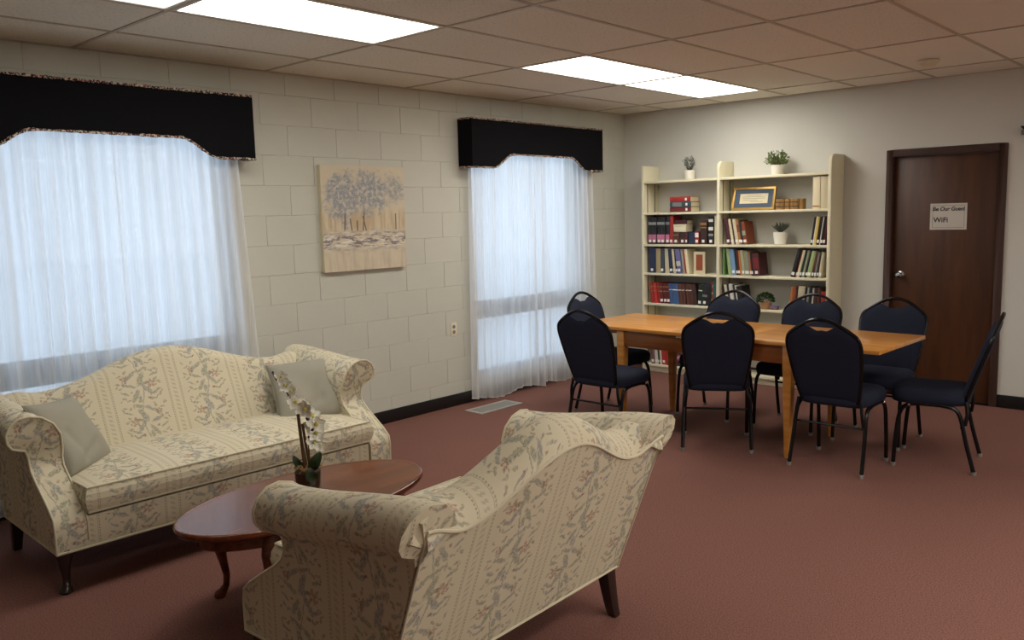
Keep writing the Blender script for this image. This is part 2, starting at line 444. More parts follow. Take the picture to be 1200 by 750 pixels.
# left wall of painted concrete blocks, with two tall window openings
WIN = [(-6.02, -4.47), (-2.26, -.70)]; WZ0, WZ1 = .2032, 2.2352
C_, B_ = .2032, .4064
def wall_pieces(mb, x0, x1):
    ys = [RY]
    for a, b in WIN: ys += [a, b]
    ys.append(.0)
    for i in range(0, len(ys), 2): mb.box(x0, x1, ys[i], ys[i+1], 0, H+.1)
    for a, b in WIN:
        mb.box(x0, x1, a, b, 0, WZ0); mb.box(x0, x1, a, b, WZ1, H+.1)
m = MB(); wall_pieces(m, -.24, -.0035)
wl = tag(m.build('wall_left', 'painted_mortar'), 'greige painted concrete block wall with two tall windows', kind='structure')
GAP, DEP = .0007, .012
_bm = {}
def block(y0, y1, z0, z1):
    key = (round(y1-y0, 3), round(z1-z0, 3))
    if key not in _bm:
        w2, h2 = (y1-y0)/2-GAP, (z1-z0)/2-GAP
        k = MB(); k.box(-DEP, 0, -w2, w2, -h2, h2); _bm[key] = k.mesh('block', 'painted_block', bevel=.0024, seg=1)
    obj_from(_bm[key], 'block', wl, (0, (y0+y1)/2, (z0+z1)/2))
JO = -2.998
ncourse = int(math.ceil(H/C_))
for c in range(ncourse):
    z0, z1 = c*C_, min((c+1)*C_, H)
    off = JO + (B_/2 if (c % 2 == 0) else 0)
    k = int(floor((-7.2-off)/B_)); y = off + k*B_
    while y < 0:
        a, b = y, min(y+B_, 0)
        segs = [(a, b)]
        for wa, wb in WIN:
            if z0 >= WZ0-.01 and z1 <= WZ1+.01:
                ns = []
                for s_, e_ in segs:
                    if e_ <= wa or s_ >= wb: ns.append((s_, e_)); continue
                    if s_ < wa: ns.append((s_, wa))
                    if e_ > wb: ns.append((wb, e_))
                segs = ns
        for s_, e_ in segs:
            if e_-s_ > .03: block(s_, e_, z0, z1)
        y += B_

# back wall with the door opening
DX0, DX1, DZ = 2.628, 3.513, 2.042
m = MB(); m.box(-.24, DX0+.03, 0, .15, 0, H+.1); m.box(DX1-.03, RX+.1, 0, .15, 0, H+.1); m.box(DX0+.03, DX1-.03, 0, .15, DZ-.03, H+.1)
tag(m.build('wall_back', 'drywall'), 'smooth greige wall behind the bookcase and the door', kind='structure')
m = MB(); m.box(RX, RX+.1, RY, .1, 0, H+.1); tag(m.build('wall_right', 'drywall'), 'greige side wall opposite the windows', kind='structure')
m = MB(); m.box(-.24, RX+.1, RY-.1, RY, 0, H+.1); tag(m.build('wall_front', 'drywall'), 'greige wall facing the bookcase wall', kind='structure')
# baseboards
m = MB(); m.box(0, .012, RY, 0, 0, .102); tag(m.build('baseboard_left', 'baseboard_black', bevel=.004), 'black vinyl baseboard along the block wall', kind='structure')
m = MB(); m.box(.012, DX0, -.012, 0, 0, .102); tag(m.build('baseboard_back', 'baseboard_black', bevel=.004), 'black vinyl baseboard left of the door', kind='structure')
m = MB(); m.box(DX1, RX, -.012, 0, 0, .102); tag(m.build('baseboard_right', 'baseboard_black', bevel=.004), 'black vinyl baseboard right of the door', kind='structure')

# ceiling: slab, tiles, grid bars, light panels
GU, GV, TW, TL = -5.3804, .5495, .6096, 1.2192
m = MB(); m.box(-.24, RX+.1, RY-.1, .15, H+.06, H+.16)
ceil = tag(m.build('ceiling', 'drywall'), 'suspended ceiling of beige acoustic tiles', kind='structure')
xs = [0]+[GV+i*TW for i in range(0, 15)]+[RX]; ys = [GU+j*TL for j in range(-3, 5)]; ys = [RY]+[y for y in ys if RY < y < 0]+[0]
LIT = {(i, j) for i in (1,) for j in (-1, 0, 2, 3)} | {(7, 0), (7, 1), (10, -1), (10, 0), (10, 2), (10, 3), (13, -1), (13, 0), (13, 2), (13, 3)}
_tm = {}
for i in range(len(xs)-1):
    for j in range(len(ys)-1):
        iv = i-1; iu = round((ys[j]-GU)/TL) if ys[j] > RY else -99
        if (iv, iu) in LIT: continue
        sx, sy = xs[i+1]-xs[i], ys[j+1]-ys[j]
        sm = 'ceiling_tile_smooth' if (iv >= 3 and iu >= 3) or (iv in (3, 4) and iu == 3) or iv == 5 else 'ceiling_tile'
        key = (round(sx, 3), round(sy, 3), sm)
        if key not in _tm:
            k = MB(); k.box(-sx/2+.002, sx/2-.002, -sy/2+.002, sy/2-.002, 0, .015); _tm[key] = k.mesh('tile', sm, bevel=.003, seg=1)
        obj_from(_tm[key], 'tile', ceil, ((xs[i]+xs[i+1])/2, (ys[j]+ys[j+1])/2, H+.004))
for x in xs[1:-1]:
    m = MB(); m.box(x-.010, x+.010, RY, 0, H-.001, H+.006); m.build('grid_bar', 'ceiling_grid', ceil)
for y in ys[1:-1]:
    m = MB(); m.box(0, RX, y-.010, y+.010, H-.0014, H+.006); m.build('grid_bar', 'ceiling_grid', ceil)
for k, (a, b) in enumerate((((0, .02), (RY, 0)), ((0, RX), (-.02, 0)))):
    m = MB(); m.box(a[0], a[1], b[0], b[1], H-.001, H+.006); m.build('edge_trim', 'ceiling_grid', ceil)
LL = {(1, -1): 'lit ceiling panel cut by the top edge, left of the large lit panel', (1, 0): 'large lit fluorescent ceiling panel above the flowered sofa',
      (1, 2): 'nearer panel of the lit pair in front of the bookcase', (1, 3): 'farther panel of the lit pair, nearest the bookcase wall'}
for (iv, iu) in sorted(LIT):
    x0, y0 = GV+iv*TW, GU+iu*TL
    e = empty('ceiling_light', (x0+TW/2, y0+TL/2, H), 0, LL.get((iv, iu), 'lit ceiling panel %s, %s' % ({7: 'over the open floor', 10: 'over the right half', 13: 'nearest the right wall'}.get(iv, 'near'), {-1: 'beside the camera', 0: 'level with the loveseat', 1: 'level with the painting', 2: 'level with the meeting table', 3: 'level with the bookcase'}[iu])), 'ceiling light', 'fluorescent ceiling panels')
    a, b = TW/2-.012, TL/2-.012; m = MB()
    for q in ((-a, a, -b, -b+.018), (-a, a, b-.018, b), (-a, -a+.018, -b+.018, b-.018), (a-.018, a, -b+.018, b-.018)): m.box(*q, 0, .02)
    m.build('frame', 'fixture_white', e)
    m = MB(); m.box(-a+.018, a-.018, -b+.018, b-.018, .006, .012); m.build('diffuser', 'diffuser_dim' if (iv, iu) == (1, -1) else 'diffuser', e)

# windows
for n, (a, b) in enumerate(WIN):
    x0, x1 = -.09, -.03; ft = .045; m = MB()
    m.box(x0, x1, a, a+ft, WZ0, WZ1); m.box(x0, x1, b-ft, b, WZ0, WZ1); m.box(x0, x1, a+ft, b-ft, WZ0, WZ0+ft); m.box(x0, x1, a+ft, b-ft, WZ1-ft, WZ1)
    wo = tag(m.build('window_%d' % (n+1), 'aluminium', bevel=.003), ('tall window behind the sheer curtains beside the sofa', 'tall window behind the sheer curtains by the meeting table')[n], kind='structure')
    boxobj('window_rail', (x0, x1, a+ft, b-ft, .70, .85), 'rail_grey', wo, .003)
    for z0, z1 in ((WZ0+ft, .70), (.85, WZ1-ft)):
        boxobj('pane', (-.062, -.056, a+ft, b-ft, z0, z1), 'window_glass', wo, 0)
    boxobj('window_sill', (-.24, .01, a, b, WZ0-.02, WZ0+.002), 'painted_block', wo, .003)

# door
m = MB(); fw = .055
m.box(DX0, DX0+fw, -.02, .12, 0, DZ); m.box(DX1-fw, DX1, -.02, .12, 0, DZ); m.box(DX0+fw, DX1-fw, -.02, .12, DZ-fw, DZ)
dr = tag(m.build('door_1', 'door_frame_brown', bevel=.004), 'dark brown wooden door in a brown frame', kind='structure')
boxobj('door_panel', (DX0+fw+.002, DX1-fw-.002, .028, .068, .008, DZ-fw-.002), 'door_wood', dr, .003)
k = MB(); k.lathe([(.0, 0), (.032, 0), (.032, .006), (.014, .012), (.011, .03), (.026, .038), (.029, .052), (.022, .064), (0, .067)], 20)
kb = k.build('door_knob', 'chrome', dr, smooth=True); kb.location = (2.755, .028, 1.015); kb.rotation_euler = (pi/2, 0, 0)
boxobj('threshold', (DX0+fw, DX1-fw, -.01, .07, 0, .008), 'chair_metal', dr, .002)
for z in (.25, 1.0, 1.78):
    k = MB(); k.lathe([(0, 0), (.007, 0), (.007, .09), (0, .09)], 10); h_ = k.build('hinge', 'chair_metal', dr, smooth=True); h_.location = (DX1-fw, .018, z)

# ================================================================== OUTSIDE
m = MB(); m.box(-40, -.24, -30, 20, -.35, -.15); tag(m.build('yard_ground_1', 'outside_ground'), 'pale ground outside the windows', kind='structure')  # outdoor ground slab beyond the block wall
def bare_tree(x, y, h, seed, label):
    rnd = random.Random(seed); m = MB()
    def br(p, d, L, r, lev):
        pts = [p]; q = Vector(p)
        for i in range(4):
            d = (d+Vector((rnd.uniform(-.12, .12), rnd.uniform(-.12, .12), .05))).normalized(); q = q+d*L/4; pts.append(q.copy())
        m.tube(pts, [r*(1-.12*i) for i in range(5)], 6)
        if lev < 3:
            for k in range(3 if lev else 5):
                t = rnd.uniform(.35, 1); b = pts[min(4, int(t*4))]
                a = rnd.uniform(0, 2*pi); dd = (d*.8+Vector((cos(a), sin(a), .2))*.8).normalized(); br(b, dd, L*.62, r*.5, lev+1)
    br(Vector((0, 0, 0)), Vector((0, 0, 1)), h, .09, 0)
    o = m.build('bare_tree', 'outside_bark', smooth=True); o.location = (x, y, -.15); tag(o, label, 'tree', 'bare trees outside')
bare_tree(-6.0, 2.2, 2.6, 3, 'bare tree seen through the window by the meeting table')

# ================================================================== WINDOW DRESSING
def curtain(y0, y1, seed, label, flare0, flare1, gather):
    rnd = random.Random(seed); NY, NZ = 150, 26; P = []
    ph = [rnd.uniform(0, 6.28) for _ in range(4)]; nf = (y1-y0)/.085
    for i in range(NY+1):
        s = i/NY; row = []
        for j in range(NZ+1):
            t = j/NZ; z = 2.12-t*(2.12-.025-.02*sin(s*9+ph[0])*t)
            sw = s + .012*sin(s*21+ph[1])*t
            y = (y0-flare0*t) + ((y1+flare1*t)-(y0-flare0*t))*sw
            g = gather(s)
            a = (.011+.015*t)*(1+.6*sin(s*5+ph[2]))*g
            x = .078+a*sin(2*pi*nf*s+1.3*sin(s*7+ph[3])+.4*t) + .006*sin(4.4*pi*nf*s*.37+ph[1]+t*1.5)
            row.append((x, y, z))
        P.append(row)
    m = MB(); m.grid(P)
    o = m.build('sheer_curtain', 'sheer', smooth=True, recalc=False); tag(o, label, 'curtain', 'white sheer curtains')
    hm = MB(); hm.tube([p[-1] for p in P], .0045, 5); hm.build('hem', 'sheer', o, smooth=True)
    return o
one = lambda s: 1
curtain(-6.12, -5.225, 1, 'white sheer curtain at the photo\'s left edge, behind the sofa', 0, 0, one)
curtain(-5.235, -4.46, 2, 'white sheer curtain behind the sofa, side nearer the painting', 0, .10, lambda s: 1+.7*smooth(.6, 1, s))
curtain(-2.34, -1.435, 3, 'white sheer curtain of the far window, side nearer the painting', .03, 0, one)
curtain(-1.45, -.64, 4, 'white sheer curtain of the far window, side nearer the bookcase', 0, .05, one)

def valance(yc, half, label):
    e = empty('window_valance', (0, yc, 0), 0, label, 'valance', 'navy valances')
    zt, zb, za = 2.385, 1.992, 2.108; fx = .165; th = .018
    def bot(y):
        a = abs(y); return zb + (za-zb)*smooth(half-.25, half-.50, a)
    N = 90; ysl = [-half+2*half*i/N for i in range(N+1)]
    # front board: curved underside
    m = MB(); k = m.add([(fx, y, bot(y)) for y in ysl]+[(fx, y, zt) for y in ysl]+[(fx-th, y, bot(y)) for y in ysl]+[(fx-th, y, zt) for y in ysl]); n = N+1
    for i in range(N):
        m.face([k+i, k+i+1, k+n+i+1, k+n+i]); m.face([k+2*n+i, k+3*n+i, k+3*n+i+1, k+2*n+i+1])
        m.face([k+i, k+2*n+i, k+2*n+i+1, k+i+1]); m.face([k+n+i, k+n+i+1, k+3*n+i+1, k+3*n+i])
    m.face([k, k+n, k+3*n, k+2*n]); m.face([k+N, k+2*n+N, k+3*n+N, k+n+N])
    m.build('front_board', 'valance_navy', e)
    for s in (-1, 1):
        y = s*half; boxobj('end_board', (.001, fx-th, min(y, y-s*th), max(y, y-s*th), zb, zt), 'valance_navy', e, .002)
    boxobj('top_board', (.001, fx-th, -half+th, half-th, zt-.02, zt-.002), 'valance_navy', e, .001)
    def cord(pts):
        rnd = random.Random(5); out = []
        for p, q in zip(pts, pts[1:]):
            n = max(1, int((Vector(q)-Vector(p)).length/.012))
            for i in range(n): out.append(Vector(p).lerp(Vector(q), i/n))
        out.append(Vector(pts[-1])); mm = MB(); mm.tube(out, [.008*rnd.uniform(.6, 1.25) for _ in out], 6); mm.build('piping_cord', 'floral_cord', e)
    cord([(0.01, -half, zt), (fx, -half, zt), (fx, half, zt), (.01, half, zt)])
    cord([(0.01, -half, zb)]+[(fx, y, bot(y)-.003) for y in ysl]+[(.01, half, zb)])
valance(-5.27, .905, 'wide navy valance over the sheer curtains behind the sofa')
valance(-1.492, .895, 'navy valance over the far window near the bookcase')

# painting, outlet, floor vent, smoke detector, wall fixture
e = empty('canvas_painting', (0, -3.405, 1.595), 0, 'square canvas painting of blue trees hung between the windows', 'painting')
m = MB(); S = .382; TH = .036
k = m.add([(TH, -S, -S), (TH, S, -S), (TH, S, S), (TH, -S, S)]); m.face([k, k+1, k+2, k+3], [(0, 0), (1, 0), (1, 1), (0, 1)]); m.build('painted_face', 'painted_canvas', e, recalc=False)
m = MB(); m.box(.002, TH-.0006, -S, S, -S, S); m.build('stretched_sides', 'paper', e, bevel=.003)
e = empty('wall_outlet', (0, -2.507, .652), 0, 'ivory double wall outlet left of the far curtain', 'outlet')
m = MB(); m.box(0, .005, -.035, .035, -.058, .058); m.build('plate', 'ivory_plastic', e, bevel=.002)
for dz in (-.022, .022):
    m = MB(); m.lathe([(0, 0), (.016, 0), (.016, .003), (0, .003)], 16); s = m.build('socket', 'ink_grey', e); s.location = (.004, 0, dz); s.rotation_euler = (0, pi/2, 0)
e = empty('floor_vent', (.304, -2.362, 0), 0, 'metal floor register in the carpet before the far curtain', 'vent')
a, b = .102, .248; m = MB()
for q in ((-a, a, -b, -b+.03), (-a, a, b-.03, b), (-a, -a+.028, -b+.03, b-.03), (a-.028, a, -b+.03, b-.03)): m.box(*q, 0, .006)
m.build('frame', 'vent_metal', e, bevel=.001, seg=1)
m = MB(); m.box(-a+.028, a-.028, -b+.03, b-.03, 0, .001); m.build('duct', 'vent_dark', e)
for i in range(26):
    y = -b+.036+i*(2*b-.072)/25
    m = MB(); m.box(-a+.029, a-.029, y-.004, y+.004, .0015, .0045); m.build('louvre', 'vent_metal', e)
e = empty('smoke_detector', (3.2, -.93, H), 0, 'round off-white smoke detector on the ceiling above the door', 'smoke detector')
m = MB(); m.lathe([(0, 0), (.068, 0), (.068, -.012), (.06, -.02), (.0, -.02)], 28); m.build('base', 'ivory_plastic', e, smooth=True)
m = MB(); m.lathe([(.05, -.02), (.046, -.036), (.03, -.042), (0, -.042)], 24); m.build('dome', 'ivory_plastic', e, smooth=True)
e = empty('wall_fixture', (3.69, -.001, 2.12), 0, 'small dark fixture high on the wall right of the door', 'wall fixture')  # plain dark wedge, type of fixture unknown
m = MB(); m.prism([(-.085, .03), (.11, .03), (.11, -.03), (-.04, -.02)], -.12, 0, 'y'); m.build('housing', 'chair_metal', e, bevel=.005)
boxobj('bracket', (-.095, -.02, -.02, 0, -.03, .01), 'glide_grey', e, .003)

# sign on the door
e = empty('paper_sign', (3.104, .0275, 1.493), 0, 'framed paper wifi sign taped to the dark door', 'sign')
boxobj('sheet', (-.136, .136, -.003, 0, -.105, .105), 'sign_paper', e, .0008, 1)
m = MB(); y0, y1 = -.0036, -.003
for q in ((-.118, .118, .086, .089), (-.118, .118, -.089, -.086), (-.118, -.115, -.086, .086), (.115, .118, -.086, .086)): m.box(q[0], q[1], y0, y1, q[2], q[3])
m.build('printed_border', 'ink_grey', e)
def text(name, body, size, loc, parent, mat, shear=0, sx=1):
    cu = bpy.data.curves.new(name, 'FONT'); cu.body = body; cu.size = size; cu.align_x = 'CENTER'; cu.align_y = 'CENTER'; cu.shear = shear; cu.extrude = .0003; cu.offset = .0012
    o = bpy.data.objects.new(name+'_curve', cu); COL.objects.link(o); dg = bpy.context.evaluated_depsgraph_get(); dg.update()
    me = bpy.data.meshes.new_from_object(o.evaluated_get(dg)); bpy.data.objects.remove(o); bpy.data.curves.remove(cu)
    me.materials.clear(); me.materials.append(M[mat])
    t = obj_from(me, name, parent, loc, (pi/2, 0, 0)); t.scale = (sx, 1, 1); return t
text('heading_text', 'Be Our Guest', .043, (0, -.0034, .060), e, 'ink', .15, .95)
text('wifi_text', 'WiFi', .056, (-.055, -.0034, -.028), e, 'ink', 0, 1.0)

# ================================================================== SOFAS
def make_sofa(name, W, D, hump, low, endz, loc, rz, label, RK=.37, armf=-.026):
    e = empty(name, loc, rz, label, 'sofa')
    Z0 = .188
    armr = endz-.792
    def yr(z): return D/2 + max(0, z-Z0)*RK
    # --- back
    hw = W/2-.004
    def Hx(x):
        s = abs(x)/hw
        return low+(hump-low)*(.5+.5*cos(pi*min(1, s/.74))) + (endz-low)*smooth(.74, 1, s)
    def sect(x):
        h = Hx(x); zr = h-.085
        pts = [(yr(.36)-.21, .36), (yr(.46)-.205, .46), (yr(.58)-.195, .58), (yr(h-.17)-.19, h-.17), (yr(zr)-.175, h-.08),
               (yr(zr)-.158, h-.034), (yr(zr)-.125, h-.008), (yr(zr)-.09, h), (yr(zr)-.052, h-.007), (yr(zr)-.02, h-.028), (yr(zr)-.002, h-.056), (yr(zr)+.001, zr)]
        rear = [(yr(zr), zr-.004)]+[(yr(Z0+(zr-Z0)*t), Z0+(zr-Z0)*t) for t in (.8, .6, .4, .2, 0)]
        return pts, rear
    NX = 56; xsx = [-hw+2*hw*i/NX for i in range(NX+1)]
    F, R = [], []
    for x in xsx:
        a, b = sect(x); dr_ = .055*smooth(.84, 1, abs(x)/hw); F.append([(x, y, z-dr_*smooth(.5, .7, z)) for y, z in a]); R.append([(x, y, z) for y, z in b])
    def arc(P):
        out = []
        for row in P:
            acc = [0]
            for p, q in zip(row, row[1:]): acc.append(acc[-1]+(Vector(q)-Vector(p)).length)
            out.append(acc)
        return out
    A = arc(F); m = MB(); m.grid(F, lambda i, j: (xsx[i]+10, A[i][j]+.1))
    bk = m.build('backrest', 'floral_fabric', e, smooth=True, angle=60, recalc=False)
    B = arc(R); m = MB(); m.grid(R, lambda i, j: (xsx[i]+10, 1.3-B[i][j] + (Hx(xsx[i])-low)))
    m.build('back_panel', 'floral_fabric', bk, smooth=True, angle=60, recalc=False)
    # side cheeks so the back is a closed volume
    for i in (0, NX):
        loop = F[i]+R[i]; m = MB(); k = m.add(loop)
        m.face([k+q for q in range(len(loop))], [(p[1]+20, p[2]) for p in loop]); m.build('back_side', 'floral_fabric', bk, recalc=False)
    m = MB(); m.tube([(x, yr(Hx(x)-.085)+.001, Hx(x)-.087) for x in xsx], .0055, 6); m.build('piping', 'piping_cream', bk, smooth=True)
    for s in (-1, 1):
        x = s*hw; zt = Hx(x)-.087
        m = MB(); m.tube([(x, yr(Z0+(zt-Z0)*t)+.002, Z0+(zt-Z0)*t) for t in (0, .3, .6, 1)], .004, 6); m.build('piping', 'piping_cream', bk, smooth=True)
    # --- arms: scroll section lofted front to back
    sec = [(-.135, .22), (-.135, .40), (-.135, .52), (-.140, .62), (-.132, .685), (-.105, .737), (-.06, .772), (-.01, .786), (.035, .78), (.070, .755), (.087, .718), (.085, .680), (.066, .652), (.038, .640), (.014, .632),
           (.004, .605), (.0, .56), (.0, .48), (.0, .38), (.0, .30), (.0, Z0)]
    # finer section
    fine = []
    for (a, b), (c, d) in zip(sec, sec[1:]):
        fine += [(a, b), ((a+c)/2, (b+d)/2)]
    sec = fine+[sec[-1]]
    def setb(z): return .265*smooth(.325, .56, z)**.8 - .025*smooth(.60, .70, z)
    for s in (-1, 1):
        NT_ = 10; rows = []
        for i, (dx, z) in enumerate(sec):
            yf = -D/2+setb(z); yb = yr(z)-.006
            rise = smooth(.42, .66, z)
            rw = []
            for t in range(NT_+1):
                q_ = t/NT_; zz_ = z+rise*(armf+(armr-armf)*smooth(0, 1, q_)); rw.append((s*(W/2+dx), yf+(yr(zz_)-.006-yf)*q_, zz_))
            rows.append(rw)
        acc = [0]
        for p, q in zip(sec, sec[1:]): acc.append(acc[-1]+sqrt((p[0]-q[0])**2+(p[1]-q[1])**2))
        m = MB(); m.grid(rows, lambda i, j: (rows[i][j][1]+5.02, 1.6-acc[i]))
        ar = m.build('arm', 'floral_fabric', e, smooth=True, angle=50, recalc=False)
        # front facing
        m = MB(); k = m.add([r_[0] for r_ in rows]); n = len(rows)
        # strip fill between inner and outer side at matching heights
        top = max(range(n), key=lambda i: sec[i][1])
        i, j = 0, n-1
        while j-i > 1:
            if sec[i+1][1] <= sec[j-1][1] and i < top: t_ = (i, i+1, j); i += 1
            elif j > top: t_ = (i, j-1, j); j -= 1
            else: t_ = (i, i+1, j); i += 1
            m.face([k+q for q in t_], [(sec[q][0]+5.4, sec[q][1]) for q in t_])
        m.build('arm_front', 'floral_fabric', ar, smooth=True, angle=60)
        m = MB(); m.tube([Vector(r_[0])+Vector((0, -.003, 0)) for r_ in rows], .0055, 6); m.build('piping', 'piping_cream', ar, smooth=True)
        # rear end of the scroll, gathered in pleats
        loop = [rows[q][-1] for q in range(n) if sec[q][1] > .60]
        cz = .70+armr; cxx = s*(W/2-.02)
        def on_end(x, z, o=0): return Vector((x, yr(z)-.004+o, z))
        c = on_end(cxx, cz, .006)
        m = MB(); k = m.add(loop+[tuple(c)]); L = len(loop)
        for q in range(L):
            f = (k+q, k+(q+1) % L, k+L); m.face(f, [(m.v[g][0]+3, m.v[g][2]) for g in f])
        m.build('arm_end', 'floral_fabric', ar)
        for ang, Lg in ((38, .085), (72, .105)):
            a_ = radians(ang); x0_, z0_ = s*(W/2-.012), cz-.048
            dx_, dz_ = s*cos(a_), sin(a_); nx_, nz_ = -s*sin(a_), cos(a_)
            pts = [on_end(x0_, z0_, .002), on_end(x0_+dx_*Lg+nx_*.016, z0_+dz_*Lg+nz_*.016, .001), on_end(x0_+dx_*Lg-nx_*.016, z0_+dz_*Lg-nz_*.016, .001),
                   on_end(x0_+dx_*Lg*.96-nx_*.012, z0_+dz_*Lg*.96-nz_*.012, .011), on_end(x0_, z0_, .005)]
            m = MB(); k = m.add(pts)
            for f in ((k, k+1, k+3, k+4), (k, k+4, k+3, k+2), (k+1, k+2, k+3), (k, k+2, k+1)): m.face(f, [(m.v[q][0]+3, m.v[q][2]) for q in f])
            m.build('pleat', 'floral_fabric', ar)
    # --- rail
    xi = W/2-.002; m = MB()
    x0, x1, y0, y1, z0, z1 = -xi, xi, -D/2+.010, D/2-.01, Z0, .322
    def q4(pts, uvs): k = m.add(pts); m.face([k, k+1, k+2, k+3], uvs)
    q4([(x0, y0, z0), (x1, y0, z0), (x1, y0, z1), (x0, y0, z1)], [(x0+10, .0), (x1+10, .0), (x1+10, .13), (x0+10, .13)])
    q4([(x0, y1, z1), (x1, y1, z1), (x1, y0, z1), (x0, y0, z1)][::-1], [(0, 0), (1, 0), (1, 1), (0, 1)])
    q4([(x0, y0, z0), (x0, y1, z0), (x1, y1, z0), (x1, y0, z0)], [(0, 0), (1, 0), (1, 1), (0, 1)])
    for x in (x0, x1): q4([(x, y0, z0), (x, y1, z0), (x, y1, z1), (x, y0, z1)], [(0, 0), (.7, 0), (.7, .13), (0, .13)])
    q4([(x0, y1, z0), (x1, y1, z0), (x1, y1, z1), (x0, y1, z1)], [(0, 0), (1, 0), (1, .1), (0, .1)])
    rl = m.build('seat_rail', 'floral_fabric', e)
    m = MB(); m.tube([(-W/2, D/2, Z0), (-W/2, -D/2, Z0), (W/2, -D/2, Z0), (W/2, D/2, Z0)], .006, 6, closed=True); m.build('piping', 'piping_cream', rl, smooth=True)
    # --- cushion: rounded slab with a crown
    cx = W/2-.142; cy0, cy1 = -D/2-.008, yr(.42)-.20; zb, zt = .342, .452
    prof = [(0.0, 0.0), (.012, -.012+.0), (0, 0)]
    NU, NV = 40, 14; m = MB()
    def top(u, v): return zt + .028*(1-abs(u)**4)*(1-abs(v)**4)
    P = [[(cx*(-1+2*i/NU), cy0+(cy1-cy0)*j/NV, top(-1+2*i/NU, -1+2*j/NV)) for j in range(NV+1)] for i in range(NU+1)]
    m.grid(P, lambda i, j: (P[i][j][0]+10, P[i][j][1]+5))
    rim = [P[i][0] for i in range(NU+1)]+[P[NU][j] for j in range(1, NV+1)]+[P[i][NV] for i in range(NU-1, -1, -1)]+[P[0][j] for j in range(NV-1, 0, -1)]
    n = len(rim); cen = Vector((0, (cy0+cy1)/2, 0)); rows = []
    for t, bul in ((0, 0), (.25, .012), (.5, .016), (.75, .012), (1, 0)):
        row = []
        for p in rim:
            o = Vector((p[0], p[1], 0))-cen; ox = bul*(1 if p[0] > cx-.001 else -1 if p[0] < -cx+.001 else 0); oy = bul*(1 if p[1] > cy1-.001 else -1 if p[1] < cy0+.001 else 0)
            row.append((p[0]+ox, p[1]+oy, p[2]+(zb-p[2])*t))
        rows.append(row)
    acc = [0]
    for p, q in zip(rim, rim[1:]+rim[:1]): acc.append(acc[-1]+(Vector(q)-Vector(p)).length)
    for a in range(4):
        k0 = m.add(rows[a]); k1 = m.add(rows[a+1])
        for q in range(n):
            q2 = (q+1) % n; u0, u1 = acc[q]-cx+10, acc[q+1]-cx+10
            m.face([k0+q, k1+q, k1+q2, k0+q2], [(u0, 4.9-.03*a), (u0, 4.87-.03*a), (u1, 4.87-.03*a), (u1, 4.9-.03*a)])
    k = m.add(rows[-1]); m.face([k+q for q in range(n)][::-1], [(0, 0)]*n)
    cu = m.build('seat_cushion', 'floral_fabric', e, smooth=True, angle=50)
    for row in (rows[0], rows[-1]):
        mm = MB(); mm.tube(row, .0055, 6, closed=True); mm.build('piping', 'piping_cream', cu, smooth=True)
    # --- legs
    for s in (-1, 1):
        m = MB(); pts = []; rad = []
        for z, r, off in ((.21, .034, 0), (.185, .037, .004), (.16, .035, .010), (.125, .026, .012), (.09, .019, .008), (.055, .0165, .006), (.032, .019, .012), (.018, .028, .018), (.006, .029, .020), (0, .024, .020)):
            pts.append((s*(W/2-.045+off*.7), -D/2+.045-off*.7, z)); rad.append(r)
        m.tube(pts, rad, 12); m.build('leg', 'dark_leg', e, smooth=True)
        m = MB()
        for z0_, z1_, in ((0, .21),):
            xa = s*(W/2-.045); w0, w1 = .019, .029; ya, yb = D/2+.012, D/2-.03
            N = 6; rows_ = []
            for i in range(N+1):
                t = i/N; z = z0_+(z1_-z0_)*t; yy = ya+(yb-ya)*(t**.75); w_ = w0+(w1-w0)*t
                rows_.append(m.add([(xa-w_, yy-w_, z), (xa+w_, yy-w_, z), (xa+w_, yy+w_, z), (xa-w_, yy+w_, z)]))
            for a, b in zip(rows_, rows_[1:]):
                for k in range(4): m.face([a+k, a+(k+1) % 4, b+(k+1) % 4, b+k])
            m.face([rows_[0]+k for k in range(4)][::-1]); m.face([rows_[-1]+k for k in range(4)])
        m.build('leg', 'dark_leg', e, bevel=.004)
    return e
make_sofa('sofa', 1.80, .747, .902, .757, .80, (.939, -5.207, 0), radians(88.4), 'cream flowered camelback sofa in front of the window')
make_sofa('loveseat', 1.225, .72, .948, .800, .842, (2.868, -5.318, 0), radians(-88.3), 'cream flowered camelback loveseat with its back to the camera')

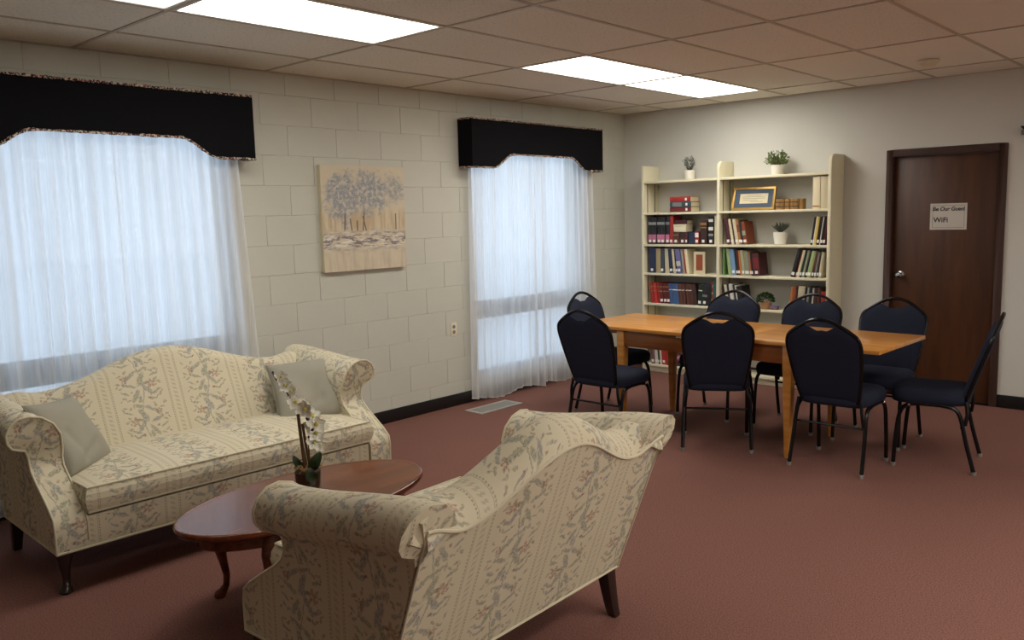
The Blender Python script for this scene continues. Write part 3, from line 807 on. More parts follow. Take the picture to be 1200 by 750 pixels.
# pillows
def pillow(loc, eul, S, seed, label):
    rnd = random.Random(seed); N = 28; m = MB(); ph = [rnd.uniform(0, 6) for _ in range(6)]
    def side(sg):
        P = []
        for i in range(N+1):
            row = []
            for j in range(N+1):
                u, v = -1+2*i/N, -1+2*j/N
                pin = .065
                x = u*(1-pin*(1-v*v))*S/2; z = v*(1-pin*(1-u*u))*S/2
                th = .075*((1-u**4)*(1-v**4))**.55
                wr = .008*sin(4*u+2.5*v+ph[0])-.016*exp(-((v+.55-.5*u)**2)*60)*(u<.35)-.012*exp(-((u+.6+.4*v)**2)*70)*(v<.1)+.010*exp(-((u-.1-.5*v)**2)*40)*(-.6)*(v<.3)+.004*sin(6*v-3*u+ph[2])
                sag = -.012*(1-v)*(1-u*u)
                row.append((x, sg*(th+wr*((1-u*u)*(1-v*v))**.5) , z+sag*.5))
            P.append(row)
        return P
    m.grid(side(1)); m.grid(side(-1))
    o = m.build('throw_pillow', 'pillow_linen', smooth=True, angle=80)
    bm = bmesh.new(); bm.from_mesh(o.data); bmesh.ops.remove_doubles(bm, verts=bm.verts, dist=1e-4); bmesh.ops.recalc_face_normals(bm, faces=bm.faces); bm.to_mesh(o.data); bm.free()
    o.location = loc; o.rotation_euler = eul; tag(o, label, 'pillow', 'plain linen throw pillows')
    k = 40; rim = []
    for q in range(4*k):
        t = q/k; sd = int(t); f = (t-sd)*2-1
        u, v = ((f, -1), (1, f), (-f, 1), (-1, -f))[sd]
        rim.append((u*(1-.065*(1-v*v))*S/2, 0, v*(1-.065*(1-u*u))*S/2-.006*(1-v)*(1-u*u)))
    mm = MB(); mm.tube(rim, .003, 5, closed=True); mm.build('seam', 'pillow_linen', o, smooth=True)
pillow((.86, -5.875, .598), (-.557, .10, 2.293), .393, 1, 'grey linen pillow leaning on the sofa arm nearest the camera')
pillow((.85, -4.52, .585), (-.76, -.05, 1.17), .43, 2, 'grey linen pillow at the sofa end nearest the painting')

# ================================================================== COFFEE TABLE + ORCHID
e = empty('coffee_table', (2.04, -5.34, 0), 0, 'dark cherry oval coffee table between the sofa and loveseat', 'table')
m = MB(); n = 72; b_, a_ = .33, .59; rows = []
for ins, z in ((.03, .388), (.006, .392), (0, .400), (0, .408), (.004, .415), (.012, .4185), (.022, .4165), (.030, .4165)):
    rows.append(m.add([((b_-ins)*cos(2*pi*k/n), (a_-ins)*sin(2*pi*k/n), z) for k in range(n)]))
for p, q in zip(rows, rows[1:]):
    for k in range(n): m.face([p+k, p+(k+1) % n, q+(k+1) % n, q+k])
m.face([rows[0]+k for k in range(n)][::-1]); m.face([rows[-1]+k for k in range(n)])
m.build('table_top', 'cherry', e, smooth=True, angle=60)
m = MB(); rows = []
for ins, z in ((.085, .388), (.085, .325), (.10, .318)):
    rows.append(m.add([((b_-ins)*cos(2*pi*k/n), (a_-ins)*sin(2*pi*k/n), z) for k in range(n)]))
for p, q in zip(rows, rows[1:]):
    for k in range(n): m.face([p+k, p+(k+1) % n, q+(k+1) % n, q+k])
m.face([rows[0]+k for k in range(n)][::-1]); m.face([rows[-1]+k for k in range(n)])
m.build('apron', 'cherry', e, smooth=True, angle=50)
for sx in (-1, 1):
    for sy in (-1, 1):
        m = MB(); pts = []; rad = []
        for z, r, off in ((.388, .030, -.01), (.34, .036, .0), (.29, .036, .020), (.23, .027, .024), (.16, .018, .012), (.10, .0145, .002), (.055, .014, .006), (.03, .018, .020), (.014, .024, .032), (.004, .023, .036), (0, .018, .036)):
            pts.append((sx*(.185+off*.75), sy*(.305+off*.75), z)); rad.append(r)
        m.tube(pts, rad, 12); m.build('leg', 'cherry', e, smooth=True)

e = empty('potted_orchid', (2.01, -5.32, .4185), 0, 'white orchid in a clear glass vase on the coffee table', 'potted plant')
rt = Vector((cos(YAW), -sin(YAW), 0)); up = Vector((0, 0, 1)); bkw = Vector((sin(YAW), cos(YAW), 0))
def op(px, py, d=0): return rt*((px-361)/270.0) + up*((574-py)/262.0) + bkw*d
m = MB(); m.lathe([(.0, 0), (.052, 0), (.056, .006), (.060, .105), (.057, .105), (.052, .014), (0, .012)], 28); m.build('glass_vase', 'vase_glass', e, smooth=True)
m = MB(); m.lathe([(0, .016), (.051, .016), (.055, .086), (.03, .095), (0, .098)], 24); m.build('soil', 'soil', e, smooth=True)
m = MB(); rnd = random.Random(4)
for i in range(46):
    a = rnd.uniform(0, 6.28); r = .05*sqrt(rnd.random()); p = Vector((r*cos(a), r*sin(a), .094+.01*rnd.random()))
    d1 = Vector((rnd.uniform(-1, 1), rnd.uniform(-1, 1), rnd.uniform(-.3, .5))).normalized()*rnd.uniform(.012, .022); d2 = d1.orthogonal().normalized()*.007
    m.obox(p, d1, d2, d1.cross(d2).normalized()*.004)
tag(m.build('bark_chips', 'bark_chips', e), kind='stuff')
def stalk(pts, r, mat='stem_brown', name='stem'):
    m = MB(); m.tube([op(*p) for p in pts], r, 8); return m.build(name, mat, e, smooth=True)
stalk([(358, 548), (356, 520), (353, 478)], .0075, name='stake'); stalk([(364, 548), (360, 515), (358, 496)], .006, name='stake')
stalk([(360, 545, .01), (355, 510, .01), (351, 478), (346, 466), (338, 454), (330, 444), (327, 437)], .003)
stalk([(364, 545), (364, 520), (365, 505), (368, 495), (371, 488)], .003)
stalk([(354, 484), (360, 478), (366, 474)], .0018); stalk([(347, 467), (352, 462)], .0018); stalk([(337, 453), (341, 448)], .0018)
for p in ((327, 436), (331, 443), (332, 438)):
    m = MB(); m.lathe([(0, -.006), (.005, -.002), (.005, .003), (0, .007)], 8); b = m.build('bud', 'bud_dark', e, smooth=True); b.location = op(*p)
for p in ((366, 489, -.02), (371, 501, -.03)):
    m = MB(); m.lathe([(0, -.011), (.008, -.005), (.0095, .003), (0, .011)], 10); b = m.build('bud', 'bud_dark', e, smooth=True); b.location = op(*p)
fm = MB(); rnd = random.Random(9)
def petal(mb, ang, L, W_, cup):
    P = []
    for i in range(6):
        t = i/5; row = []
        for j in range(-2, 3):
            s = j/2; ww = W_*sin(pi*min(1, .08+.92*t))**.7
            x = L*t; y = s*ww; z = cup*t*t+.004*(s*s)
            row.append((x*cos(ang)-y*sin(ang), x*sin(ang)+y*cos(ang), z))
        P.append(row)
    mb.grid(P)
for k in range(5): petal(fm, radians(90+72*k), .036 if k % 2 else .033, .016 if k % 2 else .012, .006)
pm = fm.mesh('blossom', 'orchid_white', smooth=True, recalc=False)
cm = MB(); cm.lathe([(0, 0), (.007, .003), (.006, .011), (0, .014)], 8); cmm = cm.mesh('blossom_centre', 'orchid_centre', smooth=True)
for i, (px, py, d, sc) in enumerate(((337, 441, 0, .7), (343, 450, -.02, .8), (348, 457, 0, .85), (353, 468, -.03, .9), (359, 475, -.01, .95), (366, 476, -.04, 1), (370, 486, 0, .9), (376, 494, -.03, 1), (367, 500, .02, .9), (374, 507, -.01, .95), (372, 517, -.02, .8), (378, 522, 0, .7))):
    ax = (-bkw*.9+rt*rnd.uniform(-.5, .7)+up*rnd.uniform(-.4, .5)).normalized()
    o = obj_from(pm, 'blossom', e, op(px, py, d)); o.rotation_mode = 'QUATERNION'; o.rotation_quaternion = ax.to_track_quat('Z', 'Y'); o.scale = (sc*1.3,)*3
    obj_from(cmm, 'blossom_centre', o)
def broad_leaf(p0, p1, wd, bend):
    p0, p1 = Vector(p0), Vector(p1); P = []; d = (p1-p0); sd = d.cross(bkw).normalized()
    for i in range(9):
        t = i/8; c = p0+d*t-bkw*bend*sin(pi*t); w_ = wd*sin(pi*(.06+.9*t))**.6
        P.append([c+sd*w_*s-bkw*.006*(1-s*s)*-1 for s in (-1, -.5, 0, .5, 1)])
    m = MB(); m.grid(P); m.build('leaf', 'orchid_leaf', e, smooth=True, recalc=False)
broad_leaf(op(366, 550, -.02), op(379, 528, -.03), .024, .02); broad_leaf(op(365, 545, -.05), op(377, 556, -.07), .026, .03)
broad_leaf(op(356, 549, .02), op(340, 538, .06), .018, .02)

# ================================================================== BOOKCASE
SY = -.275
def panel_outline(rounded):
    y0, y1, z0, z1 = SY, -.002, 0, 2.035
    if not rounded: return [(y0, z0), (y1, z0), (y1, z1), (y0, z1)]
    r = .07; return [(y0, z0), (y1, z0), (y1, z1)]+[(y0+r-r*sin(a), z1-r+r*cos(a)) for a in [radians(9*k) for k in range(0, 11)]]
bc = empty('bookcase', (0, 0, 0), 0, 'cream painted double bookcase against the back wall', 'bookcase')
PX = [(.392, .418), (1.214, 1.242), (2.248, 2.276)]
for k, (a, b) in enumerate(PX):
    m = MB(); m.prism(panel_outline(k > 0), a, b, 'x'); pn = m.build('side_panel', 'cream_paint', bc, bevel=.003)
    if k < 2:
        for yy in (-.205, -.075): boxobj('shelf_standard', (b, b+.002, yy-.006, yy+.006, .06, 1.86), 'slot_dark', pn, 0)
SH = [1.885, 1.580, 1.272, .990, .690, .385, .078]
for z in SH:
    for a, b in ((PX[0][1], PX[1][0]), (PX[1][1], PX[2][0])):
        boxobj('shelf', (a, b, SY+.004, -.004, z-.022, z), 'cream_paint', bc, .002)
for a, b in ((PX[0][1], PX[1][0]), (PX[1][1], PX[2][0])):
    boxobj('kick_board', (a, b, SY+.03, SY+.045, 0, SH[-1]-.022), 'cream_paint', bc, .002)

ORD = 'first second third fourth fifth sixth seventh eighth ninth tenth eleventh twelfth thirteenth fourteenth fifteenth sixteenth seventeenth eighteenth nineteenth twentieth'.split()
CN = {}
def cmat(name, rgb, rough=.55):
    if name not in M:
        m, t, b = base_mat(name, srgb(*rgb), rough); c = srgb(*rgb)
        r = t.new('ShaderNodeObjectInfo').outputs['Random']; n = t.noise(t.new('ShaderNodeTexCoord').outputs['Object'], 40, 2)
        k = t.mix(r, tuple(v*.68 for v in c[:3])+(1,), tuple(min(1, v*1.2) for v in c[:3])+(1,))
        t.l.new(t.mix(t.math('MULTIPLY', n, .25), k, c), b.inputs['Base Color'])
    return name
PAL = {'black': (26, 25, 28), 'navy': (34, 44, 74), 'dark red': (104, 30, 30), 'red': (168, 44, 40), 'maroon': (74, 28, 34), 'brown': (92, 52, 38), 'dark brown': (58, 36, 30),
       'tan': (158, 142, 108), 'cream': (216, 204, 170), 'white': (224, 220, 208), 'blue': (62, 92, 136), 'light blue': (116, 150, 190), 'purple': (98, 96, 142), 'pale green': (168, 186, 128),
       'green': (92, 132, 76), 'dark green': (30, 52, 42), 'grey': (128, 130, 126), 'olive': (150, 146, 96), 'orange': (190, 120, 64), 'teal': (46, 92, 98), 'slate': (66, 78, 92),
       'yellow': (206, 178, 88), 'gold': (158, 118, 60), 'pink': (190, 112, 140), 'sage': (160, 166, 140), 'rust': (148, 74, 44), 'mauve': (120, 84, 88)}
for k, v in PAL.items(): cmat('book '+k, v)
def book_mesh(col, wd, hh, dp, marks):
    """upright book: spine towards -y, local origin at bottom centre of spine"""
    m = MB(); c = .003; m.v = []
    # cover: two boards and a rounded spine
    N = 6; x0 = wd/2
    m.box(-x0, -x0+c, .004, dp, 0, hh); m.box(x0-c, x0, .004, dp, 0, hh)
    ring = []
    for i in range(N+1):
        t = -1+2*i/N; ring.append((t*x0, .004-.006*(1-t*t)))
    k = m.add([(x, y, 0) for x, y in ring]+[(x, y, hh) for x, y in ring]+[(x0-c, .007, 0), (-x0+c, .007, 0), (x0-c, .007, hh), (-x0+c, .007, hh)])
    n = N+1
    for i in range(N): m.face([k+i, k+i+1, k+n+i+1, k+n+i])
    m.face([k+i for i in range(n)][::-1]+[k+2*n+1, k+2*n][::1] if False else [k+i for i in range(n)][::-1]); m.face([k+n+i for i in range(n)])
    m.face([k+2*n, k+2*n+1, k+2*n+3, k+2*n+2])
    return m
SPECKS = {}
def book(x, z, col, wd, hh, dp=.17, lean=0, y=None, lab=True, bands=None, label='', parent=None, group='', face=False):
    """lean in degrees, positive leans the top to the right (+x); x is the left foot of the book"""
    yy = (SY+.03) if y is None else y
    o = book_mesh(col, wd, hh, dp, None).build('book', 'book '+col, None, smooth=True, angle=50)
    pg = MB(); pg.box(-wd/2+.003, wd/2-.003, .006, dp-.006, .004, hh-.004); pg.build('page_block', 'paper', o)
    if lab:
        ls = min(wd*.8, .026); m = MB(); m.box(-ls/2, ls/2, -.0036, -.0018, .018, .018+.026); m.build('spine_label', 'white_label', o)
    for (b0, b1, bc_) in (bands or []):
        m = MB(); m.box(-wd*.46, wd*.46, -.0030, -.0010, hh*b0, hh*b1); m.build('spine_band', 'book '+bc_, o)
    o.rotation_euler = (0, radians(lean), 0)
    l = radians(lean); off = wd/2
    # rotate about the lower corner it stands on
    if lean >= 0: piv = Vector((wd/2, 0, 0)); base = x+wd*cos(l)
    else: piv = Vector((-wd/2, 0, 0)); base = x
    if lean == 0: o.location = (x+wd/2, yy, z)
    else:
        R = Matrix.Rotation(l, 3, 'Y'); d = R @ piv; o.location = Vector((base, yy, z))-d
    tag(o, label, 'book', group)
    return o

def row(specs, x, z, where, gap=.0015, lean=0, dp=.17, side=1, startlean=True):
    """specs: (colour, width, height[, kw]); books left to right from x"""
    n = len(specs)
    for i, sp in enumerate(specs):
        col, wd, hh = sp[:3]; kw = dict(sp[3]) if len(sp) > 3 else {}
        ln = kw.pop('lean', lean); l = radians(ln); y = SY+.02+random.uniform(0, .02)
        lb = kw.pop('lb', '%s book, %s from the left %s' % (col, ORD[i], where))
        book(x, z, col, wd, hh, kw.pop('dp', dp), ln, y, label=lb, group='books '+where, **kw)
        nxt = specs[i+1][3].get('lean', lean) if i+1 < n and len(specs[i+1]) > 3 else lean
        x += wd/cos(l)+gap
        if ln < 0 and nxt == 0: x += 0
        if nxt < ln: x += hh*math.tan(radians(ln-nxt))*.0
        if ln == 0 and nxt < 0: x += 0.002+hh*math.tan(radians(-nxt))
    return x
def LX(px): return .409+(px-755)*.00934
def RXp(px): return 1.256+(px-846)*.00794

# left unit, second shelf: three books lying flat
zz = SH[1]
for col, hh, lbl in (('dark red', .048, 'dark red book at the bottom of the flat stack of three'), ('teal', .046, 'teal book in the middle of the flat stack of three'), ('red', .05, 'bright red book on top of the flat stack of three')):
    wd = hh; L = .228 if col != 'red' else .222
    o = book_mesh(col, wd, L, .165, None).build('book', 'book '+col, None, smooth=True, angle=50)
    pg = MB(); pg.box(-wd/2+.003, wd/2-.003, .006, .159, .004, L-.002); pg.build('page_block', 'paper', o)
    m = MB(); m.box(-.012, .012, -.0036, -.0018, L-.055, L-.035); m.build('spine_label', 'white_label', o)
    if col == 'teal': m = MB(); m.box(-.02, .02, -.0030, -.001, .03, .13); m.build('spine_band', 'book grey', o)
    o.rotation_euler = (0, pi/2, 0); o.location = (LX(786), SY+.03, zz+wd/2); zz += wd+.0005
    tag(o, lbl, 'book', 'flat stack of books')
# left unit, third shelf
wh = "on the left unit's third shelf"
x = LX(759.6)
pk = {'bands': [(.08, .36, 'pink'), (.72, .82, 'grey')]}
x = row([('black', .0475, .262, dict(pk, lb='black book with pink band, %s of the five alike' % ORD[i])) for i in range(5)], x, SH[2], wh)
x = row([('red', .034, .272, {'lb': 'tall thin red book beside the black and pink set'})], x+.001, SH[2], wh)
xs_ = x+.004
x = row([('brown', .064, .115, {'lb': 'short brown book under the cream box, left one', 'bands': [(.2, .25, 'tan'), (.75, .8, 'tan')]}), ('dark brown', .068, .115, {'lb': 'short dark brown book under the cream box, right one', 'bands': [(.3, .5, 'brown')]}),
     ('maroon', .024, .118, {'lb': 'short thin maroon book right of the cream box'}), ('navy', .078, .116, {'lb': 'short thick navy book on the third shelf', 'lab': False}),
     ('red', .040, .122, {'lb': 'short red book right of the short navy one', 'bands': [(.55, .9, 'white')]})], xs_, SH[2], wh)
bx = empty('card_box', (xs_+.068, SY+.03, SH[2]+.1185), 0, 'small cream card box on the short brown books', 'box')
boxobj('box_body', (-.066, .066, 0, .13, 0, .062), 'cream_paint', bx, .002); boxobj('box_lid', (-.068, .068, -.002, .132, .05, .072), 'paper', bx, .002)
o = book_mesh('maroon', .04, .135, .12, None).build('book', 'book maroon', None, smooth=True, angle=50); pg = MB(); pg.box(-.017, .017, .006, .115, .003, .132); pg.build('page_block', 'paper', o)
o.rotation_euler = (0, pi/2, 0); o.location = (xs_, SY+.05, SH[2]+.1185+.0735+.02); tag(o, 'maroon book lying on the small cream card box', 'book', 'books '+wh)
row([('dark brown', .070, .225, {'lb': 'thick dark brown book with gold bands, third shelf', 'bands': [(.68, .72, 'gold'), (.80, .90, 'gold')]})], LX(821.6), SH[2], wh)
row([('black', .052, .262, {'lb': 'tall black book with white emblems on its spine', 'bands': [(.3, .38, 'grey'), (.5, .62, 'white'), (.8, .9, 'white')]}), ('cream', .028, .268, {'lb': 'tall cream book at the third shelf\'s right end', 'lab': False})], LX(830.6), SH[2], wh, gap=.004)
# left unit, fourth shelf
wh = "on the left unit's fourth shelf"
row([('navy', .078, .248), ('tan', .050, .240, {'lab': False}), ('slate', .034, .236), ('cream', .052, .238, {'lab': False, 'lean': -2}), ('navy', .046, .236, {'lean': -5, 'lb': 'navy book between two cream books on the fourth shelf'}), ('cream', .020, .238, {'lean': -6}), ('black', .026, .232, {'lean': -7}),
     ('purple', .048, .236, {'lean': -8, 'bands': [(.3, .5, 'white')]}), ('sage', .030, .236, {'lean': -8, 'lab': False}), ('red', .016, .236, {'lean': -8, 'lab': False}), ('cream', .030, .236, {'lean': -8, 'lab': False})], LX(760.5), SH[3], wh)
o = book(LX(816), SH[3], 'cream', .022, .212, .11, -3, SY+.03, lab=False, label='cream book showing its front cover with a rust panel', group='books '+wh)
o.location = (LX(813)+.01, SY+.03, SH[3]+.001); o.rotation_euler = (0, 0, radians(-78))
m = MB(); m.box(.0109, .0125, .025, .09, .035, .185); m.build('cover_panel', 'book rust', o)
# left unit, fifth shelf
wh = "on the left unit's fifth shelf"
gb = [(.68, .72, 'white')]; gb2 = [(.80, .84, 'gold'), (.58, .62, 'gold')]
specs = [('red', .036, .198, {'bands': gb2, 'lab': False}), ('red', .036, .20, {'bands': gb2, 'lab': False}), ('red', .036, .20, {'bands': gb2, 'lab': False})] + [('dark red', .034, .2, {'bands': gb2}) for _ in range(3)] + \
        [('blue', .034, .2, {'bands': gb, 'lab': False}) for _ in range(3)] + [('brown', .036, .2, {'bands': gb, 'lab': False}) for _ in range(4)] + [('dark brown', .042, .2, {'lab': False})] + \
        [('dark green', .046, .205, {'bands': gb, 'lean': 4}), ('black', .056, .21, {'bands': [(.4, .5, 'grey')], 'lean': 5}), ('black', .040, .21, {'lean': 3, 'lab': False})]
x = row(specs, LX(763), SH[4], wh, gap=.001, lean=-6)
row([('rust', .040, .225, {'bands': [(.2, .3, 'tan'), (.5, .6, 'tan'), (.8, .9, 'tan')]}), ('teal', .040, .232, {'lab': False})], LX(831.6), SH[4], "at the fifth shelf's right end")
# left unit, bottom shelf
wh = "on the bottom shelf under the table"
row([('mauve', .04, .2, {'lean': -3}), ('white', .036, .205, {'lean': -6}), ('dark green', .014, .2, {'lean': -6}), ('cream', .022, .205, {'lean': -6}), ('red', .05, .2, {'lean': -4}), ('red', .03, .19, {'lean': -3, 'lab': False})], LX(763), SH[6], wh)
zz = SH[6]
for col, wd in (('black', .03), ('maroon', .028), ('pink', .034)):
    o = book_mesh(col, wd, .19, .14, None).build('book', 'book '+col, None, smooth=True, angle=50); pg = MB(); pg.box(-wd/2+.003, wd/2-.003, .006, .135, .003, .187); pg.build('page_block', 'paper', o)
    o.rotation_euler = (0, pi/2, 0); o.location = (LX(785), SY+.03, zz+wd/2); zz += wd+.0004; tag(o, '%s book lying flat on the bottom shelf' % col, 'book', 'books '+wh)

# right unit, second shelf: framed certificate, small leather books, cream volumes
e = empty('framed_certificate', (RXp(855.4)+.206, SY+.07, SH[1]), 0, 'gold framed certificate with blue mat on the bookcase', 'picture frame')
tl = radians(-14); R = Matrix.Rotation(tl, 4, 'X')
fr = MB(); W_, H_ = .206, .212
for q in ((-W_, W_, 0, .022), (-W_, W_, H_-.022, H_), (-W_, -W_+.022, .022, H_-.022), (W_-.022, W_, .022, H_-.022)): fr.box(q[0], q[1], -.016, .004, q[2], q[3])
o = fr.build('frame', 'gold_frame', e, bevel=.003); o.rotation_euler = (tl, 0, 0)
for nm, dm, mt in (('mat_board', (-W_+.022, W_-.022, -.004, 0, .022, H_-.022), 'mat_blue'), ('certificate', (-.135, .135, -.006, -.004, .062, .152), 'paper')):
    o = boxobj(nm, dm, mt, e, 0); o.rotation_euler = (tl, 0, 0)
mm = MB()
for i, (a, b) in enumerate(((-.07, .07), (-.11, .10), (-.11, .11), (-.10, .04), (-.03, .09))): mm.box(a, b, -.0066, -.006, .136-i*.015, .139-i*.015)
o = mm.build('written_lines', 'ink_grey', e); o.rotation_euler = (tl, 0, 0)
wh = 'right of the framed certificate'
row([('gold', .041, .092, {'lab': False, 'dp': .07, 'bands': [(.25, .33, 'dark brown'), (.65, .73, 'dark brown')], 'lb': '%s small leather book right of the framed certificate' % ORD[i]}) for i in range(5)] +
    [('gold', .030, .090, {'lab': False, 'dp': .07, 'lb': 'last small leather book, leaning by the cream volumes'})], RXp(910.5), SH[1], wh, gap=.003)
for i, px in enumerate((953.5, 962)):
    book(RXp(px), SH[1], 'cream', .062, .268, .2, 0, SY+.02, False, [(.06, .10, 'orange')] if i == 0 else None, 'tall cream volume %s' % ('left of its twin on the second shelf' if i == 0 else 'against the bookcase side on the second shelf'), group='tall cream volumes')
# right unit, third shelf
wh = "at the left of the right unit's third shelf"
row([('maroon', .036, .238, {}), ('cream', .026, .236, {}), ('dark brown', .014, .232, {'lab': False}), ('cream', .030, .234, {}), ('orange', .026, .226, {'bands': [(.5, .8, 'rust')]}), ('dark green', .018, .22, {}), ('rust', .034, .208, {'bands': [(.4, .6, 'sage')]})], RXp(853), SH[2], wh, lean=-10)
wh = "at the right of the right unit's third shelf"
row([('black', .018, .24, {}), ('cream', .016, .242, {}), ('yellow', .014, .238, {'lab': False}), ('black', .022, .24, {}), ('white', .012, .24, {'lab': False}), ('black', .018, .24, {}), ('maroon', .02, .24, {})], RXp(951), SH[2], wh, lean=8, gap=.001)
# right unit, fourth shelf
wh = "at the left of the right unit's fourth shelf"
row([('green', .018, .244, {'lean': 0, 'lab': False}), ('pale green', .034, .246, {'lab': False}), ('light blue', .042, .24, {}), ('dark green', .020, .238, {}), ('dark red', .022, .232, {}), ('orange', .018, .228, {'lab': False}), ('sage', .026, .232, {}), ('olive', .022, .222, {}), ('grey', .024, .222, {}), ('orange', .016, .222, {}), ('black', .018, .212, {}), ('maroon', .062, .204, {'bands': [(.3, .8, 'dark red')]})],
    RXp(847.5), SH[3], wh, lean=-7)
wh = "at the right of the right unit's fourth shelf"
row([('black', .034, .252, {'lean': 15}), ('rust', .014, .246, {'lean': 14}), ('cream', .022, .24, {'lean': 14}), ('dark green', .018, .238, {'lean': 13}), ('sage', .022, .24, {'lean': 13}), ('black', .020, .24, {'lean': 12}), ('pale green', .036, .232, {'lean': 12}), ('brown', .020, .222, {'lean': 10}), ('grey', .018, .22, {'lean': 10}), ('dark brown', .016, .216, {'lean': 9}), ('cream', .026, .222, {'lean': 7})],
    RXp(930), SH[3], wh)
# right unit, fifth shelf
wh = "at the left of the right unit's fifth shelf"
row([('dark brown', .020, .21, {}), ('white', .026, .212, {}), ('black', .018, .216, {}), ('white', .034, .22, {'bands': [(.1, .3, 'green')]}), ('dark green', .016, .216, {}), ('white', .020, .21, {}), ('black', .05, .2, {})], RXp(850), SH[4], wh, lean=-9)
wh = "at the right of the right unit's fifth shelf"
row([('orange', .026, .215, {'lab': False}), ('rust', .020, .22, {'lab': False}), ('dark brown', .014, .22, {}), ('cream', .060, .222, {'lab': False}), ('black', .020, .215, {}), ('grey', .020, .216, {}), ('black', .022, .216, {}), ('white', .014, .21, {}), ('dark brown', .030, .212, {}), ('brown', .018, .212, {}), ('black', .022, .195, {'lean': 2}), ('red', .022, .185, {'lean': 0, 'lab': False}), ('red', .022, .185, {'lean': 0, 'lab': False})],
    RXp(928.5), SH[4], wh, lean=5)
e = empty('trinket_box', (RXp(909.5), SY+.06, SH[4]), 0, 'small mauve trinket box beside the round topiary', 'box')
boxobj('box_body', (-.034, .034, -.02, .03, 0, .022), 'book mauve', e, .003); boxobj('box_lid', (-.036, .036, -.022, .032, .0215, .032), 'book purple', e, .003)

# plants on the bookcase
def leaf_cloud(name, mat, parent, n, gen, size, seed, asp=.45):
    rnd = random.Random(seed); m = MB()
    for i in range(n):
        p, d = gen(rnd); d = Vector(d).normalized(); s = d.orthogonal().normalized(); s = Matrix.Rotation(rnd.uniform(0, 6.28), 3, d) @ s
        L = size*rnd.uniform(.7, 1.3); p = Vector(p); nn = d.cross(s)
        k = m.add([p, p+d*L*.5+s*L*asp*.5, p+d*L+nn*L*.1, p+d*L*.5-s*L*asp*.5, p+d*L*.5+nn*L*.08])
        m.face((k, k+1, k+4)); m.face((k+1, k+2, k+4)); m.face((k+2, k+3, k+4)); m.face((k+3, k, k+4))
    return tag(m.build(name, mat, parent, recalc=False), kind='stuff')
def shelf_pot(loc, r, h, label, kind):
    e = empty('potted_plant', loc, 0, label, 'potted plant', 'little potted plants')
    m = MB()
    if kind == 'ribbed':
        n = 32
        rows = []
        for rr, z in ((.62, 0), (.78, .03), (.98, .7), (1.0, 1.0), (.88, 1.0), (.86, .85), (0.01, .85)):
            rows.append(m.add([(r*rr*(1+.03*(k % 2))*cos(2*pi*k/n), r*rr*(1+.03*(k % 2))*sin(2*pi*k/n), h*z) for k in range(n)]))
        for a, b in zip(rows, rows[1:]):
            for k in range(n): m.face([a+k, a+(k+1) % n, b+(k+1) % n, b+k])
        m.face([rows[0]+k for k in range(n)][::-1])
    elif kind == 'ball': m.lathe([(0, 0), (r*.7, 0), (r*.98, h*.45), (r, h*.75), (r*.9, h), (r*.8, h*.9), (0, h*.9)], 24)
    else: m.lathe([(0, 0), (r*.86, 0), (r*.9, h*.03), (r, h), (r*.92, h), (r*.9, h*.86), (0, h*.86)], 28)
    m.build('pot', 'terracotta' if kind == 'ball' else 'white_pot', e, smooth=True)
    m = MB(); m.lathe([(0, h*.88), (r*.86, h*.87), (r*.86, h*.8), (0, h*.8)], 20); m.build('soil', 'soil', e, smooth=True)
    return e
# lavender like sprigs
e = shelf_pot((LX(803), -.15, SH[0]), .052, .088, 'potted grey-green sprigs on top of the bookcase, left', 'plain')
def g1(r):
    a = r.uniform(0, 6.28); t = r.random(); s = r.random()
    return (cos(a)*(.012+.05*t*s), sin(a)*(.012+.05*t*s), .08+.14*t*(1-.4*s)), (cos(a)*.7, sin(a)*.7, 1)
leaf_cloud('foliage', 'grey_leaf', e, 420, g1, .022, 2, .25)
e = shelf_pot((RXp(907), -.15, SH[0]), .054, .088, 'potted leafy green plant on top of the bookcase, right', 'plain')
def g2(r):
    a = r.uniform(0, 6.28); t = r.random()**.7; ph = r.uniform(.1, 1.2)
    return (cos(a)*.105*t*cos(ph), sin(a)*.09*t*cos(ph), .085+.135*t*sin(ph)), (cos(a), sin(a), r.uniform(.2, 1.2))
leaf_cloud('foliage', 'green_leaf', e, 420, g2, .026, 3, .6)
m = MB(); rnd = random.Random(1)
for i in range(16):
    a = i*2.4; m.tube([(0.01*cos(a), .01*sin(a), .07), (.05*cos(a), .05*sin(a), .13), (.08*cos(a), .07*sin(a), .17)], .0015, 5)
m.build('twigs', 'stem_brown', e)
e = shelf_pot((RXp(912.5), -.16, SH[2]), .062, .110, 'potted spiky plant in a ribbed white pot, third shelf', 'ribbed')
def g3(r):
    a = r.uniform(0, 6.28); t = r.random()
    return (cos(a)*.02*t, sin(a)*.02*t, .095+.02*t), (cos(a)*r.uniform(.3, 1.1), sin(a)*r.uniform(.3, 1.1), 1)
leaf_cloud('foliage', 'grey_leaf', e, 90, g3, .085, 4, .16)
e = shelf_pot((RXp(897.5), -.19, SH[4]), .055, .062, 'round green topiary ball in a tan pot, fifth shelf', 'ball')
def g4(r):
    z = r.uniform(-.25, 1); a = r.uniform(0, 6.28); q = sqrt(max(0, 1-z*z)); rr = .066*r.uniform(.8, 1)
    return (cos(a)*q*rr*1.1, sin(a)*q*rr*1.1, .078+z*rr*.95), (cos(a)*q, sin(a)*q, z+.2)
leaf_cloud('foliage', 'dark_green_leaf', e, 700, g4, .018, 5, .6)

